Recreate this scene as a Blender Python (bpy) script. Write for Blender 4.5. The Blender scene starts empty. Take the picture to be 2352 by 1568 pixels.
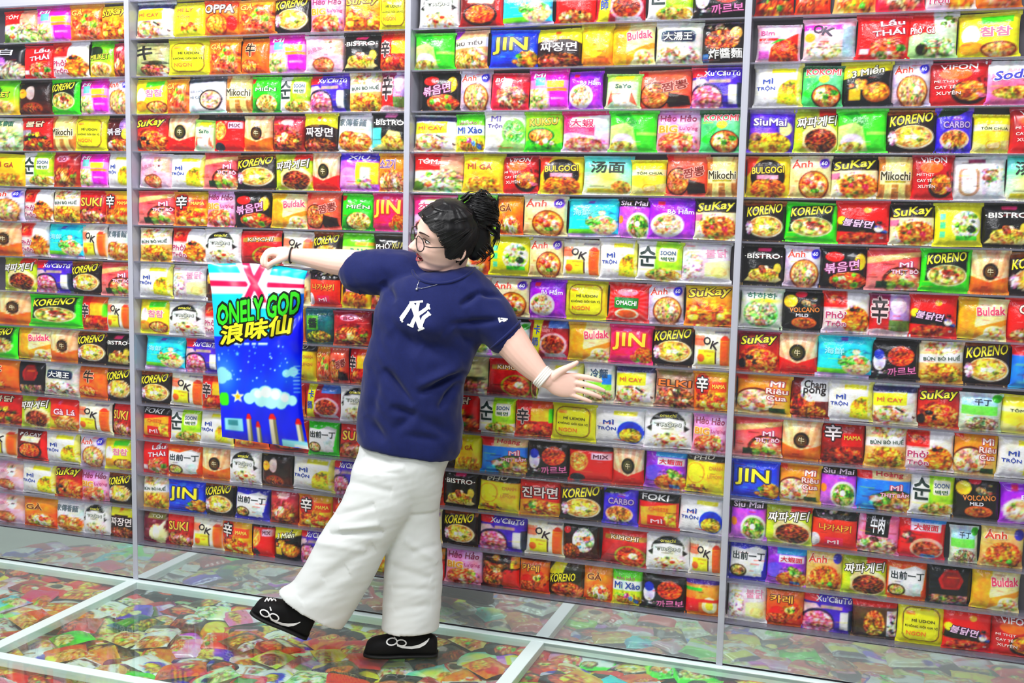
import bpy, bmesh, math, random
import numpy as np
from mathutils import Vector, Matrix, noise
from mathutils.bvhtree import BVHTree

# ------------------------------------------------------------------ camera, world, lights, exposure
SC = bpy.context.scene
COL = SC.collection
K = 0.91011                                   # metres per solved unit (camera held at 1.62 m)
FPX = 2523.3                                  # focal length in pixels of the 2352x1568 frame
PITCH, ROLL, YAW = 0.112097, 0.022365, -0.319245
CAM = Vector((1.17476 * K, -4.33762 * K, 1.78 * K))

def cam_axes():
    cy, sy = math.cos(YAW), math.sin(YAW); cp, sp = math.cos(PITCH), math.sin(PITCH)
    cr, sr = math.cos(ROLL), math.sin(ROLL)
    f = Vector((sy * cp, cy * cp, -sp)); r = Vector((cy, -sy, 0)); u = r.cross(f)
    return cr * r + sr * u, -sr * r + cr * u, f
CR, CU, CF = cam_axes()
cam_data = bpy.data.cameras.new('camera')
cam_data.sensor_width = 36.0
cam_data.lens = 36.0 * FPX / 2352.0
cam_data.clip_start = 0.05
cam = bpy.data.objects.new('camera', cam_data)
COL.objects.link(cam)
M = Matrix.Identity(4)
for i in range(3):
    M[i][0], M[i][1], M[i][2], M[i][3] = CR[i], CU[i], -CF[i], CAM[i]
cam.matrix_world = M
SC.camera = cam

world = bpy.data.worlds.new('world'); SC.world = world
world.use_nodes = True
world.node_tree.nodes['Background'].inputs[0].default_value = (0.93, 0.96, 1.0, 1)
world.node_tree.nodes['Background'].inputs[1].default_value = 0.32

def area(name, loc, aim, sx, sy, power, col=(1, 1, 1)):
    l = bpy.data.lights.new(name, 'AREA'); l.shape = 'RECTANGLE'; l.size = sx; l.size_y = sy
    l.energy = power; l.color = col
    o = bpy.data.objects.new(name, l); COL.objects.link(o)
    o.location = loc
    o.rotation_euler = (Vector(aim) - Vector(loc)).to_track_quat('-Z', 'Y').to_euler()
    return o
# rows of ceiling panels in front of the display wall
area('ceiling_light', (-1.7, -2.0, 3.85), (-1.1, -0.2, 1.0), 1.4, 0.6, 118)
area('ceiling_light', (1.2, -1.9, 3.85), (0.6, -0.1, 1.1), 1.4, 0.6, 62)
area('ceiling_light', (-0.6, -4.6, 3.6), (-0.4, -0.2, 1.2), 2.6, 0.6, 62)

SC.view_settings.view_transform = 'Standard'
SC.view_settings.look = 'None'
SC.view_settings.gamma = 1.0
SC.view_settings.use_curve_mapping = False
SC.view_settings.exposure = 0.16

# ------------------------------------------------------------------ helpers
def ray(px, py):
    return CR * ((px - 1176) / FPX) + CU * (-(py - 784) / FPX) + CF
def on_wall(px, py):
    d = ray(px, py); return CAM + d * (-CAM.y / d.y)
def on_floor(px, py, z=0.0):
    d = ray(px, py); return CAM + d * ((z - CAM.z) / d.z)
def to_px(p):
    q = Vector(p) - CAM; z = q.dot(CF)
    return 1176 + FPX * q.dot(CR) / z, 784 - FPX * q.dot(CU) / z
def lin(h):
    if not isinstance(h, str): return tuple(h)
    c = [int(h[i:i + 2], 16) / 255 for i in (0, 2, 4)]
    return tuple(x / 12.92 if x <= 0.04045 else ((x + 0.055) / 1.055) ** 2.4 for x in c)

def mat(name, color='ffffff', rough=0.5, spec=0.5, metal=0.0, bump=0.0, bscale=40, vary=0.0, attr=None, coat=0.0, sheen=0.0):
    m = bpy.data.materials.new(name); m.use_nodes = True
    nt = m.node_tree; b = nt.nodes['Principled BSDF']
    b.inputs['Roughness'].default_value = rough
    b.inputs['Specular IOR Level'].default_value = spec
    b.inputs['Metallic'].default_value = metal
    b.inputs['Coat Weight'].default_value = coat
    b.inputs['Sheen Weight'].default_value = sheen
    c = lin(color)
    b.inputs['Base Color'].default_value = (*c, 1)
    tc = nt.nodes.new('ShaderNodeTexCoord')
    if attr:
        a = nt.nodes.new('ShaderNodeAttribute'); a.attribute_name = attr
        nt.links.new(a.outputs['Color'], b.inputs['Base Color'])
    elif vary:
        n = nt.nodes.new('ShaderNodeTexNoise'); n.inputs['Scale'].default_value = bscale * 0.35
        n.inputs['Detail'].default_value = 4
        r = nt.nodes.new('ShaderNodeValToRGB')
        r.color_ramp.elements[0].color = (*[x * (1 - vary) for x in c], 1)
        r.color_ramp.elements[1].color = (*[min(1, x * (1 + vary)) for x in c], 1)
        r.color_ramp.elements[0].position = 0.3; r.color_ramp.elements[1].position = 0.7
        nt.links.new(tc.outputs['Object'], n.inputs['Vector'])
        nt.links.new(n.outputs['Fac'], r.inputs['Fac']); nt.links.new(r.outputs['Color'], b.inputs['Base Color'])
    if bump:
        n = nt.nodes.new('ShaderNodeTexNoise'); n.inputs['Scale'].default_value = bscale
        n.inputs['Detail'].default_value = 3
        bn = nt.nodes.new('ShaderNodeBump'); bn.inputs['Strength'].default_value = bump
        bn.inputs['Distance'].default_value = 0.01
        nt.links.new(tc.outputs['Object'], n.inputs['Vector'])
        nt.links.new(n.outputs['Fac'], bn.inputs['Height']); nt.links.new(bn.outputs['Normal'], b.inputs['Normal'])
    return m

def clear(name, tint, see, gloss_rough=0.02, gloss_col=(1, 1, 1), body='c8ccd8', ior=1.45, fres=1.0):
    """clear plastic or glass sheet: see-through share, a faint body tint and a fresnel sheen"""
    m = bpy.data.materials.new(name); m.use_nodes = True
    nt = m.node_tree; nt.nodes.clear()
    out = nt.nodes.new('ShaderNodeOutputMaterial')
    tr = nt.nodes.new('ShaderNodeBsdfTransparent'); tr.inputs[0].default_value = (*lin(tint), 1)
    df = nt.nodes.new('ShaderNodeBsdfDiffuse'); df.inputs[0].default_value = (*lin(body), 1)
    gl = nt.nodes.new('ShaderNodeBsdfGlossy'); gl.inputs[0].default_value = (*gloss_col, 1)
    gl.inputs['Roughness'].default_value = gloss_rough
    m1 = nt.nodes.new('ShaderNodeMixShader'); m1.inputs[0].default_value = 1 - see
    nt.links.new(tr.outputs[0], m1.inputs[1]); nt.links.new(df.outputs[0], m1.inputs[2])
    fr = nt.nodes.new('ShaderNodeFresnel'); fr.inputs[0].default_value = ior
    mul = nt.nodes.new('ShaderNodeMath'); mul.operation = 'MULTIPLY'; mul.inputs[1].default_value = fres
    mul.use_clamp = True
    geo = nt.nodes.new('ShaderNodeNewGeometry')                 # the far face of a sheet reflects like the near one
    sel = nt.nodes.new('ShaderNodeMapRange'); sel.inputs['To Min'].default_value = ior; sel.inputs['To Max'].default_value = 1 / ior
    nt.links.new(geo.outputs['Backfacing'], sel.inputs['Value']); nt.links.new(sel.outputs[0], fr.inputs[0])
    nt.links.new(fr.outputs[0], mul.inputs[0])
    m2 = nt.nodes.new('ShaderNodeMixShader')
    nt.links.new(mul.outputs[0], m2.inputs[0]); nt.links.new(m1.outputs[0], m2.inputs[1]); nt.links.new(gl.outputs[0], m2.inputs[2])
    nt.links.new(m2.outputs[0], out.inputs[0])
    return m

def link(name, me, m=None, parent=None, smooth=False):
    o = bpy.data.objects.new(name, me); COL.objects.link(o)
    if m is not None and len(me.materials) == 0: me.materials.append(m)
    if parent is not None: o.parent = parent
    if smooth: me.polygons.foreach_set('use_smooth', [True] * len(me.polygons))
    return o
def tag(o, label=None, cat=None, group=None, kind=None):
    if label: o['label'] = label
    if cat: o['category'] = cat
    if group: o['group'] = group
    if kind: o['kind'] = kind
    return o
def empty(name, loc=(0, 0, 0)):
    o = bpy.data.objects.new(name, None); COL.objects.link(o); o.location = loc; o.empty_display_size = 0.05
    return o
def box_mesh(name, x0, x1, y0, y1, z0, z1, bev=0.0):
    bm = bmesh.new(); bmesh.ops.create_cube(bm, size=1)
    for v in bm.verts:
        v.co = Vector(((x0 + x1) / 2 + v.co.x * (x1 - x0), (y0 + y1) / 2 + v.co.y * (y1 - y0), (z0 + z1) / 2 + v.co.z * (z1 - z0)))
    if bev: bmesh.ops.bevel(bm, geom=bm.edges[:], offset=bev, segments=2, affect='EDGES', profile=0.5)
    me = bpy.data.meshes.new(name); bm.to_mesh(me); bm.free(); return me
def to_mesh(name, bm):
    bmesh.ops.recalc_face_normals(bm, faces=bm.faces[:])
    me = bpy.data.meshes.new(name); bm.to_mesh(me); bm.free(); return me

# ------------------------------------------------------------------ room shell
SH0, DZ, NROW = 2.55628 * K, 0.169378 * K, 15       # top of the first visible shelf, shelf pitch
SEAM = [(-0.74235 + 1.4002 * i) * K for i in range(-2, 3)]   # posts between the five-foot cases
ZTOP = SH0 + DZ * 1.06
M_wall = mat('wall_paint', 'b9b9c6', 0.7, vary=0.05, bscale=3)
M_back = mat('frosted_back_acrylic', '4a444e', 0.35, vary=0.2, bscale=6)
M_floor = mat('floor_tray_lining', 'c3c1b4', 0.8, vary=0.08, bscale=8)
M_shelf = clear('clear_shelf_acrylic', 'f2f4ff', 0.5, 0.05, body='8c8a98', fres=1.2)
M_post = clear('clear_post_acrylic', 'eef0ff', 0.25, 0.04, body='c2c3d0', fres=1.5)
M_pane = clear('clear_front_acrylic', 'fefeff', 0.995, 0.015, body='ffffff', fres=0.35)
M_base = clear('mirror_grey_acrylic', 'c9ccd2', 0.10, 0.03, gloss_col=(0.86, 0.88, 0.9), body='a4a8aa', ior=2.6, fres=2.8)
M_glass = clear('floor_glass', 'f4fdfa', 0.97, 0.03, body='e4f2ee', fres=1.0)
M_strip = mat('white_metal_strip', 'dcecea', 0.28, 0.6, bump=0.02, bscale=60)

wb = link('wall_back', box_mesh('wall_back', SEAM[0] - 1.4, SEAM[-1] + 1.2, 0.085, 0.16, -0.11, 3.3), M_wall); tag(wb, kind='structure')
fl = link('floor', box_mesh('floor', SEAM[0] - 1.4, SEAM[-1] + 1.2, -6.5, 0.085, -0.16, -0.11), M_floor); tag(fl, kind='structure')

# four display cases, each with posts, shelves, back, front sheet and mirrored plinth
case_look = ['farthest clear acrylic display case, where the floor strip meets its post',
             'clear acrylic display case behind the blue snack bag',
             'clear acrylic display case behind the outstretched open hand',
             'clear acrylic display case holding the big yellow-lettered and soda packets']
for c in range(4):
    x0, x1 = SEAM[c], SEAM[c + 1]
    root = empty('display_case', ((x0 + x1) / 2, 0.04, 0))
    tag(root, case_look[c], 'display case', 'acrylic display cases along the wall')
    def put(name, me, m):
        o = link(name, me, m, root); o.matrix_parent_inverse = Matrix.Translation(root.location).inverted(); return o
    put('back_panel', box_mesh('back_panel', x0 + .004, x1 - .004, 0.072, 0.082, 0.0, ZTOP), M_back)
    put('post', box_mesh('post', x0 - .002, x0 + .012, -0.016, 0.072, 0.0, ZTOP, .002), M_post)
    put('post', box_mesh('post', x1 - .012, x1 + .002, -0.016, 0.072, 0.0, ZTOP, .002), M_post)
    for i in range(-1, NROW):
        z = SH0 - DZ * i
        put('shelf', box_mesh('shelf', x0 + .012, x1 - .012, -0.006, 0.072, z - .007, z, .001), M_shelf)
    zb = SH0 - DZ * (NROW - 1) - .0085
    put('front_sheet', box_mesh('front_sheet', x0 + .012, x1 - .012, -0.0135, -0.0105, zb, ZTOP), M_pane)
    put('mirror_plinth', box_mesh('mirror_plinth', x0 + .012, x1 - .012, -0.0135, -0.006, 0.012, zb), M_base)

# glass floor: panes held by pale metal strips
XA, XB = SEAM[1], -0.1 * K
YF = -0.972 * K
YW = -0.018
xs = [XA - (XB - XA), XA, XB, XB + (XB - XA)]
ys = [YF * 2 - .9, YF, YW]
ys = [YF - (YW - YF) * 2, YF - (YW - YF), YF, YW]
frame = empty('floor_frame', (XA, YF, 0))
tag(frame, 'pale metal strips framing the glass floor panes', 'floor frame')
def fput(name, me, m):
    o = link(name, me, m, frame); o.matrix_parent_inverse = Matrix.Translation(frame.location).inverted(); return o
for y in ys:
    fput('strip', box_mesh('strip', xs[0], xs[-1], y - .022, y + .022 if y != YW else y + .012, -.03, .003, .002), M_strip)
for x in xs[1:3]:
    for j in range(3):
        fput('strip', box_mesh('strip', x - .026, x + .026, ys[j] + .022, ys[j + 1] - .022, -.03, .003, .002), M_strip)
for i in range(3):
    for j in range(3):
        g = link('floor_pane', box_mesh('floor_pane', xs[i] + .026, xs[i + 1] - .026, ys[j] + .022, ys[j + 1] - .022, -.012, 0), M_glass, fl)
# ------------------------------------------------------------------ the person
FOOT = on_floor(925, 1507)
NH = Vector((-math.sin(YAW), -math.cos(YAW), 0)).normalized()      # horizontal, towards the camera
EX = Vector((math.cos(YAW), -math.sin(YAW), 0)).normalized()       # horizontal, to the right
EZ = Vector((0, 0, 1))
PXM = (FOOT - CAM).dot(CF) / FPX                                   # metres per pixel at the person
def P(px, py, d=0.0):
    """point on the upright plane through the standing foot, d pixels nearer to the camera"""
    r = ray(px, py)
    return CAM + r * (((FOOT + NH * d * PXM) - CAM).dot(NH) / r.dot(NH))

def loft_rings(bm, rings, cap=True):
    prev = None; first = None
    for pts in rings:
        vs = [bm.verts.new(p) for p in pts]
        if prev:
            n = len(vs)
            for i in range(n):
                bm.faces.new((prev[i], prev[(i + 1) % n], vs[(i + 1) % n], vs[i]))
        else: first = vs
        prev = vs
    if cap:
        bm.faces.new(first[::-1]); bm.faces.new(prev)
def ell_ring(c, a, b, n=24, e=2.0):
    out = []
    for k in range(n):
        t = 2 * math.pi * k / n; ct, st = math.cos(t), math.sin(t)
        out.append(c + a * (math.copysign(abs(ct) ** (2 / e), ct)) + b * (math.copysign(abs(st) ** (2 / e), st)))
    return out
def tube(bm, pts, n=16, flat=1.0, round_ends=True):
    """pts: (Vector, radius m); rings square to the path"""
    ps = [p for p, r in pts]; rs = [r for p, r in pts]
    m = len(ps); rings = []
    tang = []
    for i in range(m):
        t = (ps[min(i + 1, m - 1)] - ps[max(i - 1, 0)]).normalized(); tang.append(t)
    ref = NH if abs(tang[0].dot(NH)) < 0.9 else EZ
    def ring(c, t, r):
        nonlocal ref
        b = (ref - t * ref.dot(t)).normalized(); a = b.cross(t); ref = b
        return ell_ring(c, a * r, b * r * flat, n)
    if round_ends:
        for q in (0.95, 0.7, 0.35):
            rings.append(ring(ps[0] - tang[0] * rs[0] * q, tang[0], rs[0] * math.sqrt(1 - q * q)))
    for i in range(m): rings.append(ring(ps[i], tang[i], rs[i]))
    if round_ends:
        for q in (0.35, 0.7, 0.95):
            rings.append(ring(ps[-1] + tang[-1] * rs[-1] * q, tang[-1], rs[-1] * math.sqrt(1 - q * q)))
    loft_rings(bm, rings)
def smooth_path(pts, k=5):
    """Catmull-Rom through (Vector, radius)"""
    out = []; m = len(pts)
    for i in range(m - 1):
        p0, p1, p2, p3 = [pts[min(max(j, 0), m - 1)] for j in (i - 1, i, i + 1, i + 2)]
        for s in range(k):
            t = s / k
            def cr(a, b, c, d): return 0.5 * ((2 * b) + (c - a) * t + (2 * a - 5 * b + 4 * c - d) * t * t + (3 * b - a - 3 * c + d) * t ** 3)
            out.append((cr(p0[0], p1[0], p2[0], p3[0]), cr(p0[1], p1[1], p2[1], p3[1])))
    out.append(pts[-1]); return out
def px_tube(bm, pts, n=16, flat=1.0, k=5):
    tube(bm, smooth_path([(P(x, y, d), r * PXM) for x, y, d, r in pts], k), n, flat)
def band(bm, rows, n=40, e=2.3):
    """rows: left px, right px, depth centre, half depth -> closed loft"""
    rings = []
    for (xl, yl, xr, yr, dc, hd) in rows:
        L, Rr = P(xl, yl, dc), P(xr, yr, dc)
        rings.append(ell_ring((L + Rr) / 2, (Rr - L) / 2, NH * hd * PXM, n, e))
    loft_rings(bm, rings)
def dense(rows, k=4):
    out = []
    for i in range(len(rows) - 1):
        for s in range(k):
            t = s / k; p0, p1, p2, p3 = [rows[min(max(j, 0), len(rows) - 1)] for j in (i - 1, i, i + 1, i + 2)]
            out.append(tuple(0.5 * (2 * b + (c - a) * t + (2 * a - 5 * b + 4 * c - d) * t * t + (3 * b - a - 3 * c + d) * t ** 3) for a, b, c, d in zip(p0, p1, p2, p3)))
    out.append(rows[-1]); return out
def remeshed(name, bm, voxel, smooth=6, fac=0.5):
    me = to_mesh(name, bm)
    o = bpy.data.objects.new(name, me); COL.objects.link(o)
    r = o.modifiers.new('r', 'REMESH'); r.mode = 'VOXEL'; r.voxel_size = voxel
    if smooth:
        s = o.modifiers.new('s', 'SMOOTH'); s.factor = fac; s.iterations = smooth
    dg = bpy.context.evaluated_depsgraph_get()
    m2 = bpy.data.meshes.new_from_object(o.evaluated_get(dg))
    bpy.data.objects.remove(o); bpy.data.meshes.remove(me)
    m2.name = name
    m2.polygons.foreach_set('use_smooth', [True] * len(m2.polygons))
    return m2
def displace(me, fn):
    n = len(me.vertices); co = np.zeros(n * 3); no = np.zeros(n * 3)
    me.vertices.foreach_get('co', co); me.vertices.foreach_get('normal', no)
    co = co.reshape(-1, 3); no = no.reshape(-1, 3)
    am = np.array([fn(Vector(c)) for c in co])
    me.vertices.foreach_set('co', (co + no * am[:, None]).ravel()); me.update()
def loc_px(co):
    """pixel-like coordinates on the person's plane, independent of depth"""
    q = co - FOOT
    return q.dot(EX) / PXM, q.z / PXM, q.dot(NH) / PXM

M_skin = mat('skin', 'f1c6b6', 0.5, 0.35, vary=0.05, bscale=30)
M_skin.node_tree.nodes['Principled BSDF'].inputs['Subsurface Weight'].default_value = 0.12
M_skin.node_tree.nodes['Principled BSDF'].inputs['Subsurface Radius'].default_value = (0.012, 0.005, 0.003)
M_hair = mat('black_hair', '08070a', 0.42, 0.32, vary=0.4, bscale=60)
M_navy = mat('navy_cotton', '0f1950', 0.8, 0.2, bump=0.04, bscale=420, vary=0.08, sheen=0.15)
M_white = mat('white_cotton', 'd6d9d8', 0.85, 0.2, bump=0.03, bscale=420)
M_black = mat('black_suede', '060608', 0.75, 0.25, bump=0.05, bscale=120)
M_sole = mat('black_rubber', '0a0a0a', 0.6, 0.3)
M_logo = mat('white_print', 'f7f7f7', 0.6, 0.3)
M_frame = mat('dark_glasses_frame', '1c1213', 0.3, 0.5)
M_lens = clear('glasses_lens', 'fdfdff', 0.97, 0.02, fres=1.0)
M_lip = mat('lip', 'b8545a', 0.4, 0.5)
M_mouth = mat('mouth_inside', '3a1014', 0.6, 0.3)
M_tooth = mat('teeth', 'f2ece0', 0.3, 0.5)
M_eyew = mat('eye_white', 'f0eeea', 0.2, 0.5)
M_iris = mat('dark_iris', '1a0f0c', 0.15, 0.6)
M_brow = mat('dark_brow', '2a1a18', 0.7, 0.2)
M_silver = mat('silver_metal', 'c8c8cc', 0.25, 0.5, metal=0.9)
M_watch = mat('white_strap', 'efeae2', 0.5, 0.4)

person = empty('person', FOOT + Vector((-0.05, 0, 0)))
tag(person, 'woman in navy T-shirt and wide white trousers striding with both arms spread', 'person')
PINV = Matrix.Translation(person.location).inverted()
def part(name, me, m, parent=person, smooth=True, label=None):
    o = link(name, me, m, parent, smooth)
    if parent is person: o.matrix_parent_inverse = PINV
    else: o.matrix_parent_inverse = Matrix()
    if label: o['label'] = label
    return o

# head frame: she looks to the left, head tipped towards the camera
AL, BE, GA = math.radians(27), math.radians(25), math.radians(4)
hf0 = -EX * math.cos(AL) + NH * math.sin(AL); hl0 = EX * math.sin(AL) + NH * math.cos(AL)
hu = EZ * math.cos(BE) + hl0 * math.sin(BE); HL = hl0 * math.cos(BE) - EZ * math.sin(BE)
HF = (hf0 * math.cos(GA) - hu * math.sin(GA)).normalized(); HU = (hu * math.cos(GA) + hf0 * math.sin(GA)).normalized()
HC = P(1021, 545, 22)
HS = 1.06
def Hd(s, f, u):
    return HC + (HL * s + HF * f + HU * u) * HS
def curve1(tab, x):
    for (a, b), (c, d) in zip(tab, tab[1:]):
        if x <= c:
            t = min(max((x - a) / (c - a), 0), 1); t = t * t * (3 - 2 * t); return b + (d - b) * t
    return tab[-1][1]
FRONT = [(-.118, .052), (-.108, .078), (-.095, .083), (-.078, .078), (-.06, .085), (-.03, .089), (.0, .088), (.03, .093), (.06, .088), (.085, .068), (.105, .036), (.115, .0)]
BACK = [(-.118, .02), (-.10, -.02), (-.07, -.05), (-.03, -.078), (.02, -.094), (.06, -.09), (.09, -.066), (.105, -.04), (.115, .0)]
WID = [(-.118, .018), (-.108, .036), (-.09, .056), (-.065, .07), (-.03, .077), (.02, .078), (.06, .073), (.09, .054), (.106, .032), (.115, .002)]
def head_point(u, th, grow=0.0, face=True):
    fr, bk, w = curve1(FRONT, u) + grow, curve1(BACK, u) - grow, curve1(WID, u) + grow
    c, s = math.cos(th), math.sin(th)
    mid = bk + (fr - bk) * 0.45
    f = mid + (c * (fr - mid) if c > 0 else c * (mid - bk)); sd = math.copysign(abs(s) ** 0.92, s) * w
    if face and c > 0:
        g = lambda a, b: math.exp(-(a / b) ** 2)
        nz = curve1([(-.052, 0), (-.042, .016), (-.030, .034), (-.020, .032), (.0, .018), (.02, .007), (.035, .0)], u)
        f += nz * g(sd, .011 + .008 * max(0, (.0 - u) / .04))
        f += .010 * g(u + .03, .010) * g(abs(sd) - .013, .007)             # nostril wings
        f -= .0085 * g(u - .008, .014) * g(abs(sd) - .032, .016)            # eye sockets
        f += .004 * g(u - .03, .008) * g(abs(sd) - .032, .022)              # brows
        f += .007 * g(u + .032, .024) * g(abs(sd) - .045, .020)             # cheeks
        f -= .013 * g(u + .068, .0105) * g(sd, .020)                        # open mouth
        f += .006 * g(u + .054, .006) * g(sd, .020) + .007 * g(u + .083, .006) * g(sd, .017)   # lips
    return Hd(sd, f, u)
def head_mesh(bm):
    rings = []
    us = [-.1175 + .2322 * i / 63 for i in range(64)]
    for u in us: rings.append([head_point(u, 2 * math.pi * k / 72) for k in range(72)])
    loft_rings(bm, rings)

bm = bmesh.new()
head_mesh(bm)
for sd in (1, -1):                                             # ears
    pts = []
    for k in range(9):
        t = math.pi * (0.1 + 1.25 * k / 8)
        pts.append((Hd(sd * (.078 + .010 * math.sin(t * .8)), -.022 - .017 * math.sin(t), -.012 + .028 * math.cos(t)), .0065))
    tube(bm, pts, 10)
    tube(bm, [(Hd(sd * .074, -.026, .012), .010), (Hd(sd * .076, -.026, -.028), .008)], 10)
# neck, trunk, arms, legs: one continuous figure
px_tube(bm, [(1040, 580, -2, 36), (1030, 615, -4, 37), (1018, 650, -6, 42)], 20)
band(bm, dense([(970, 640, 1075, 638, -10, 36), (915, 672, 1095, 668, -6, 46), (895, 720, 1090, 720, 0, 50), (880, 800, 1066, 800, 0, 48),
                (866, 900, 1030, 900, 0, 48), (862, 980, 1026, 985, 0, 50), (868, 1070, 1006, 1080, 0, 50), (876, 1120, 1000, 1120, 0, 42)], 3), 32)
px_tube(bm, [(935, 650, -26, 40), (870, 624, -30, 37), (815, 607, -42, 32.5), (760, 600, -52, 28), (705, 590.5, -58, 20), (670, 586, -60, 15.5), (655, 584, -60, 15)], 20)
px_tube(bm, [(1070, 690, 6, 48), (1120, 730, 18, 44), (1164, 772, 28, 40), (1197, 814, 36, 34), (1226, 846, 42, 27), (1247, 866, 46, 21), (1258, 873, 47, 19)], 20)
px_tube(bm, [(905, 1090, 20, 42), (860, 1200, 26, 38), (800, 1290, 26, 32), (745, 1365, 24, 22), (722, 1392, 20, 17), (712, 1402, 20, 16)], 18)
px_tube(bm, [(955, 1090, -12, 40), (950, 1250, -12, 34), (948, 1380, -10, 24), (946, 1450, -8, 18), (945, 1475, -8, 17)], 18)
# hand on the bag: knuckles up, fingers bent down over the top edge
DH = -60
px_tube(bm, [(664, 585, DH, 16), (648, 583, DH, 17), (634, 583, DH, 15)], 16, 0.75)
for (ky, kd, tx, ty, r) in ((573, -14, 606, 593, 6.2), (574, -5, 602, 599, 6.6), (577, 5, 603, 603, 6.4), (582, 13, 610, 606, 5.6)):
    px_tube(bm, [(645, ky + 5, DH + kd * .8, r + 1), (628, ky, DH + kd, r), (613, ky + 6, DH + kd + 2, r * .95), (tx, ty, DH + kd + 6, r * .85), (tx + 6, ty + 8, DH + kd + 4, r * .72)], 12, k=4)
px_tube(bm, [(656, 590, DH + 12, 8.5), (640, 597, DH + 17, 7.5), (625, 604, DH + 18, 6.4), (617, 610, DH + 17, 5.4)], 12, k=4)
# open hand: palm to the camera, thumb up
DO = 50
band(bm, dense([(1250, 853, 1254, 891, DO - 3, 12), (1266, 850, 1268, 904, DO, 12), (1288, 852, 1288, 911, DO + 1, 11), (1306, 857, 1308, 912, DO + 2, 9.5), (1320, 862, 1322, 908, DO + 3, 7)], 3), 24, 2.6)
px_tube(bm, [(1270, 866, DO + 4, 12), (1288, 852, DO + 8, 9), (1305, 843, DO + 9, 7), (1317, 837, DO + 8, 6), (1325, 832, DO + 7, 4.6)], 12, k=4)
for pts in (((1300, 864, 0, 7.6), (1322, 863, 3, 6.6), (1346, 866, 7, 5.9), (1364, 870, 8, 5.2), (1380, 875, 6, 4.2)),
            ((1300, 877, 1, 7.6), (1325, 879, 5, 6.7), (1350, 884, 9, 6.0), (1370, 890, 10, 5.4), (1387, 897, 7, 4.3)),
            ((1300, 890, 1, 7.4), (1322, 894, 5, 6.4), (1346, 900, 9, 5.8), (1364, 906, 10, 5.2), (1379, 912, 7, 4.2)),
            ((1296, 902, 1, 7.0), (1315, 907, 4, 5.8), (1332, 913, 7, 5.1), (1346, 918, 8, 4.6), (1357, 922, 6, 3.8))):
    px_tube(bm, [(x, y, DO + d, r) for x, y, d, r in pts], 12, k=4)
me = remeshed('body', bm, 0.0027, 3, 0.5)
body = part('body', me, M_skin, label='fair skin of face, arms and hands')

# face pieces
def hel(name, s, f, u, rs, rf, ru, m, parent=None, label=None, seg=16):
    b2 = bmesh.new(); bmesh.ops.create_uvsphere(b2, u_segments=seg, v_segments=seg // 2 + 2, radius=1)
    for v in b2.verts: v.co = Hd(s + v.co.x * rs, f + v.co.y * rf, u + v.co.z * ru)
    return part(name, to_mesh(name, b2), m, parent or body, True, label)
for sd in (1, -1):
    hel('eye', sd * .032, .0705, .006, .0135, .010, .0065, M_eyew)
    hel('iris', sd * .033, .0785, .005, .0055, .0035, .0055, M_iris)
    b2 = bmesh.new(); tube(b2, [(Hd(sd * (.018 + .03 * t), .083 - .013 * t * t + .001, .013 - .004 * (2 * t - 1) ** 2), .0016) for t in [i / 8 for i in range(9)]], 8)
    part('eyelash', to_mesh('eyelash', b2), M_brow, body)
    b2 = bmesh.new(); tube(b2, [(Hd(sd * (.014 + .038 * t), .0955 - .018 * t * t, .030 + .006 * math.sin(t * 2.6)), .0028 * (1.1 - .6 * t)) for t in [i / 8 for i in range(9)]], 8)
    part('eyebrow', to_mesh('eyebrow', b2), M_brow, body)
hel('mouth', 0, .0745, -.068, .019, .010, .0105, M_mouth)
hel('teeth', 0, .0790, -.0635, .0145, .0065, .0035, M_tooth)
for (u0, uu, ff, nm) in ((-.0585, .004, .0895, 'upper_lip'), (-.0785, -.004, .0885, 'lower_lip')):
    b2 = bmesh.new()
    tube(b2, [(Hd(.022 * t, ff - .016 * t * t, u0 - uu * 1.5 * abs(t) ** 2 - (.0 if uu > 0 else -.008 * t * t)), .0034 * (1.12 - .75 * abs(t))) for t in [-1 + i / 6 for i in range(13)]], 10)
    part(nm, to_mesh(nm, b2), M_lip, body)

# hair: cap, nape, swept front and a messy knot
def hair_edge(th):
    """lowest u of the hair for the angle from the front"""
    a = abs((th + math.pi) % (2 * math.pi) - math.pi)
    return curve1([(0, .074), (.45, .070), (.85, .052), (1.12, .012), (1.3, -.03), (1.45, -.036), (1.75, -.03), (1.95, -.05), (2.3, -.075), (3.15, -.085)], a)
bm = bmesh.new()
NT = 120; NU = 46
rows = []
for j in range(NU + 1):
    r = []
    for k in range(NT):
        th = 2 * math.pi * k / NT; e = hair_edge(th); u = e + (.1148 - e) * (j / NU)
        g = .016 * min(1, (j / NU) * 5 + .12) + .004 * noise.noise(Vector((math.cos(th) * 5, math.sin(th) * 5, u * 14)))
        g += .0009 * math.sin(th * 70 + u * 90)
        tq = j / NU; g += .004 * tq * tq
        r.append(head_point(u, th, g, False) + HU * (.015 * tq ** 3 * HS))
    rows.append(r)
inner = [[head_point(hair_edge(2 * math.pi * k / NT) + (.1148 - hair_edge(2 * math.pi * k / NT)) * (j / NU), 2 * math.pi * k / NT, -.012, False) for k in range(NT)] for j in range(NU + 1)]
loft_rings(bm, list(reversed(inner)) + rows, cap=True)
me = to_mesh('hair', bm)
hair = part('hair', me, M_hair, label='black hair pulled up into a loose messy knot')
bm = bmesh.new()
rnd = random.Random(5)
bmesh.ops.create_icosphere(bm, subdivisions=4, radius=1)
KN = P(1104, 492, -4)
for v in bm.verts:
    n1 = noise.noise(v.co * 2.2) * .18 + .06 * math.sin(v.co.x * 9 + v.co.z * 12 + 3 * v.co.y)
    c = v.co * (1 + n1)
    v.co = KN + EX * c.x * 36 * PXM + EZ * c.z * 42 * PXM + NH * c.y * 38 * PXM
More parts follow.
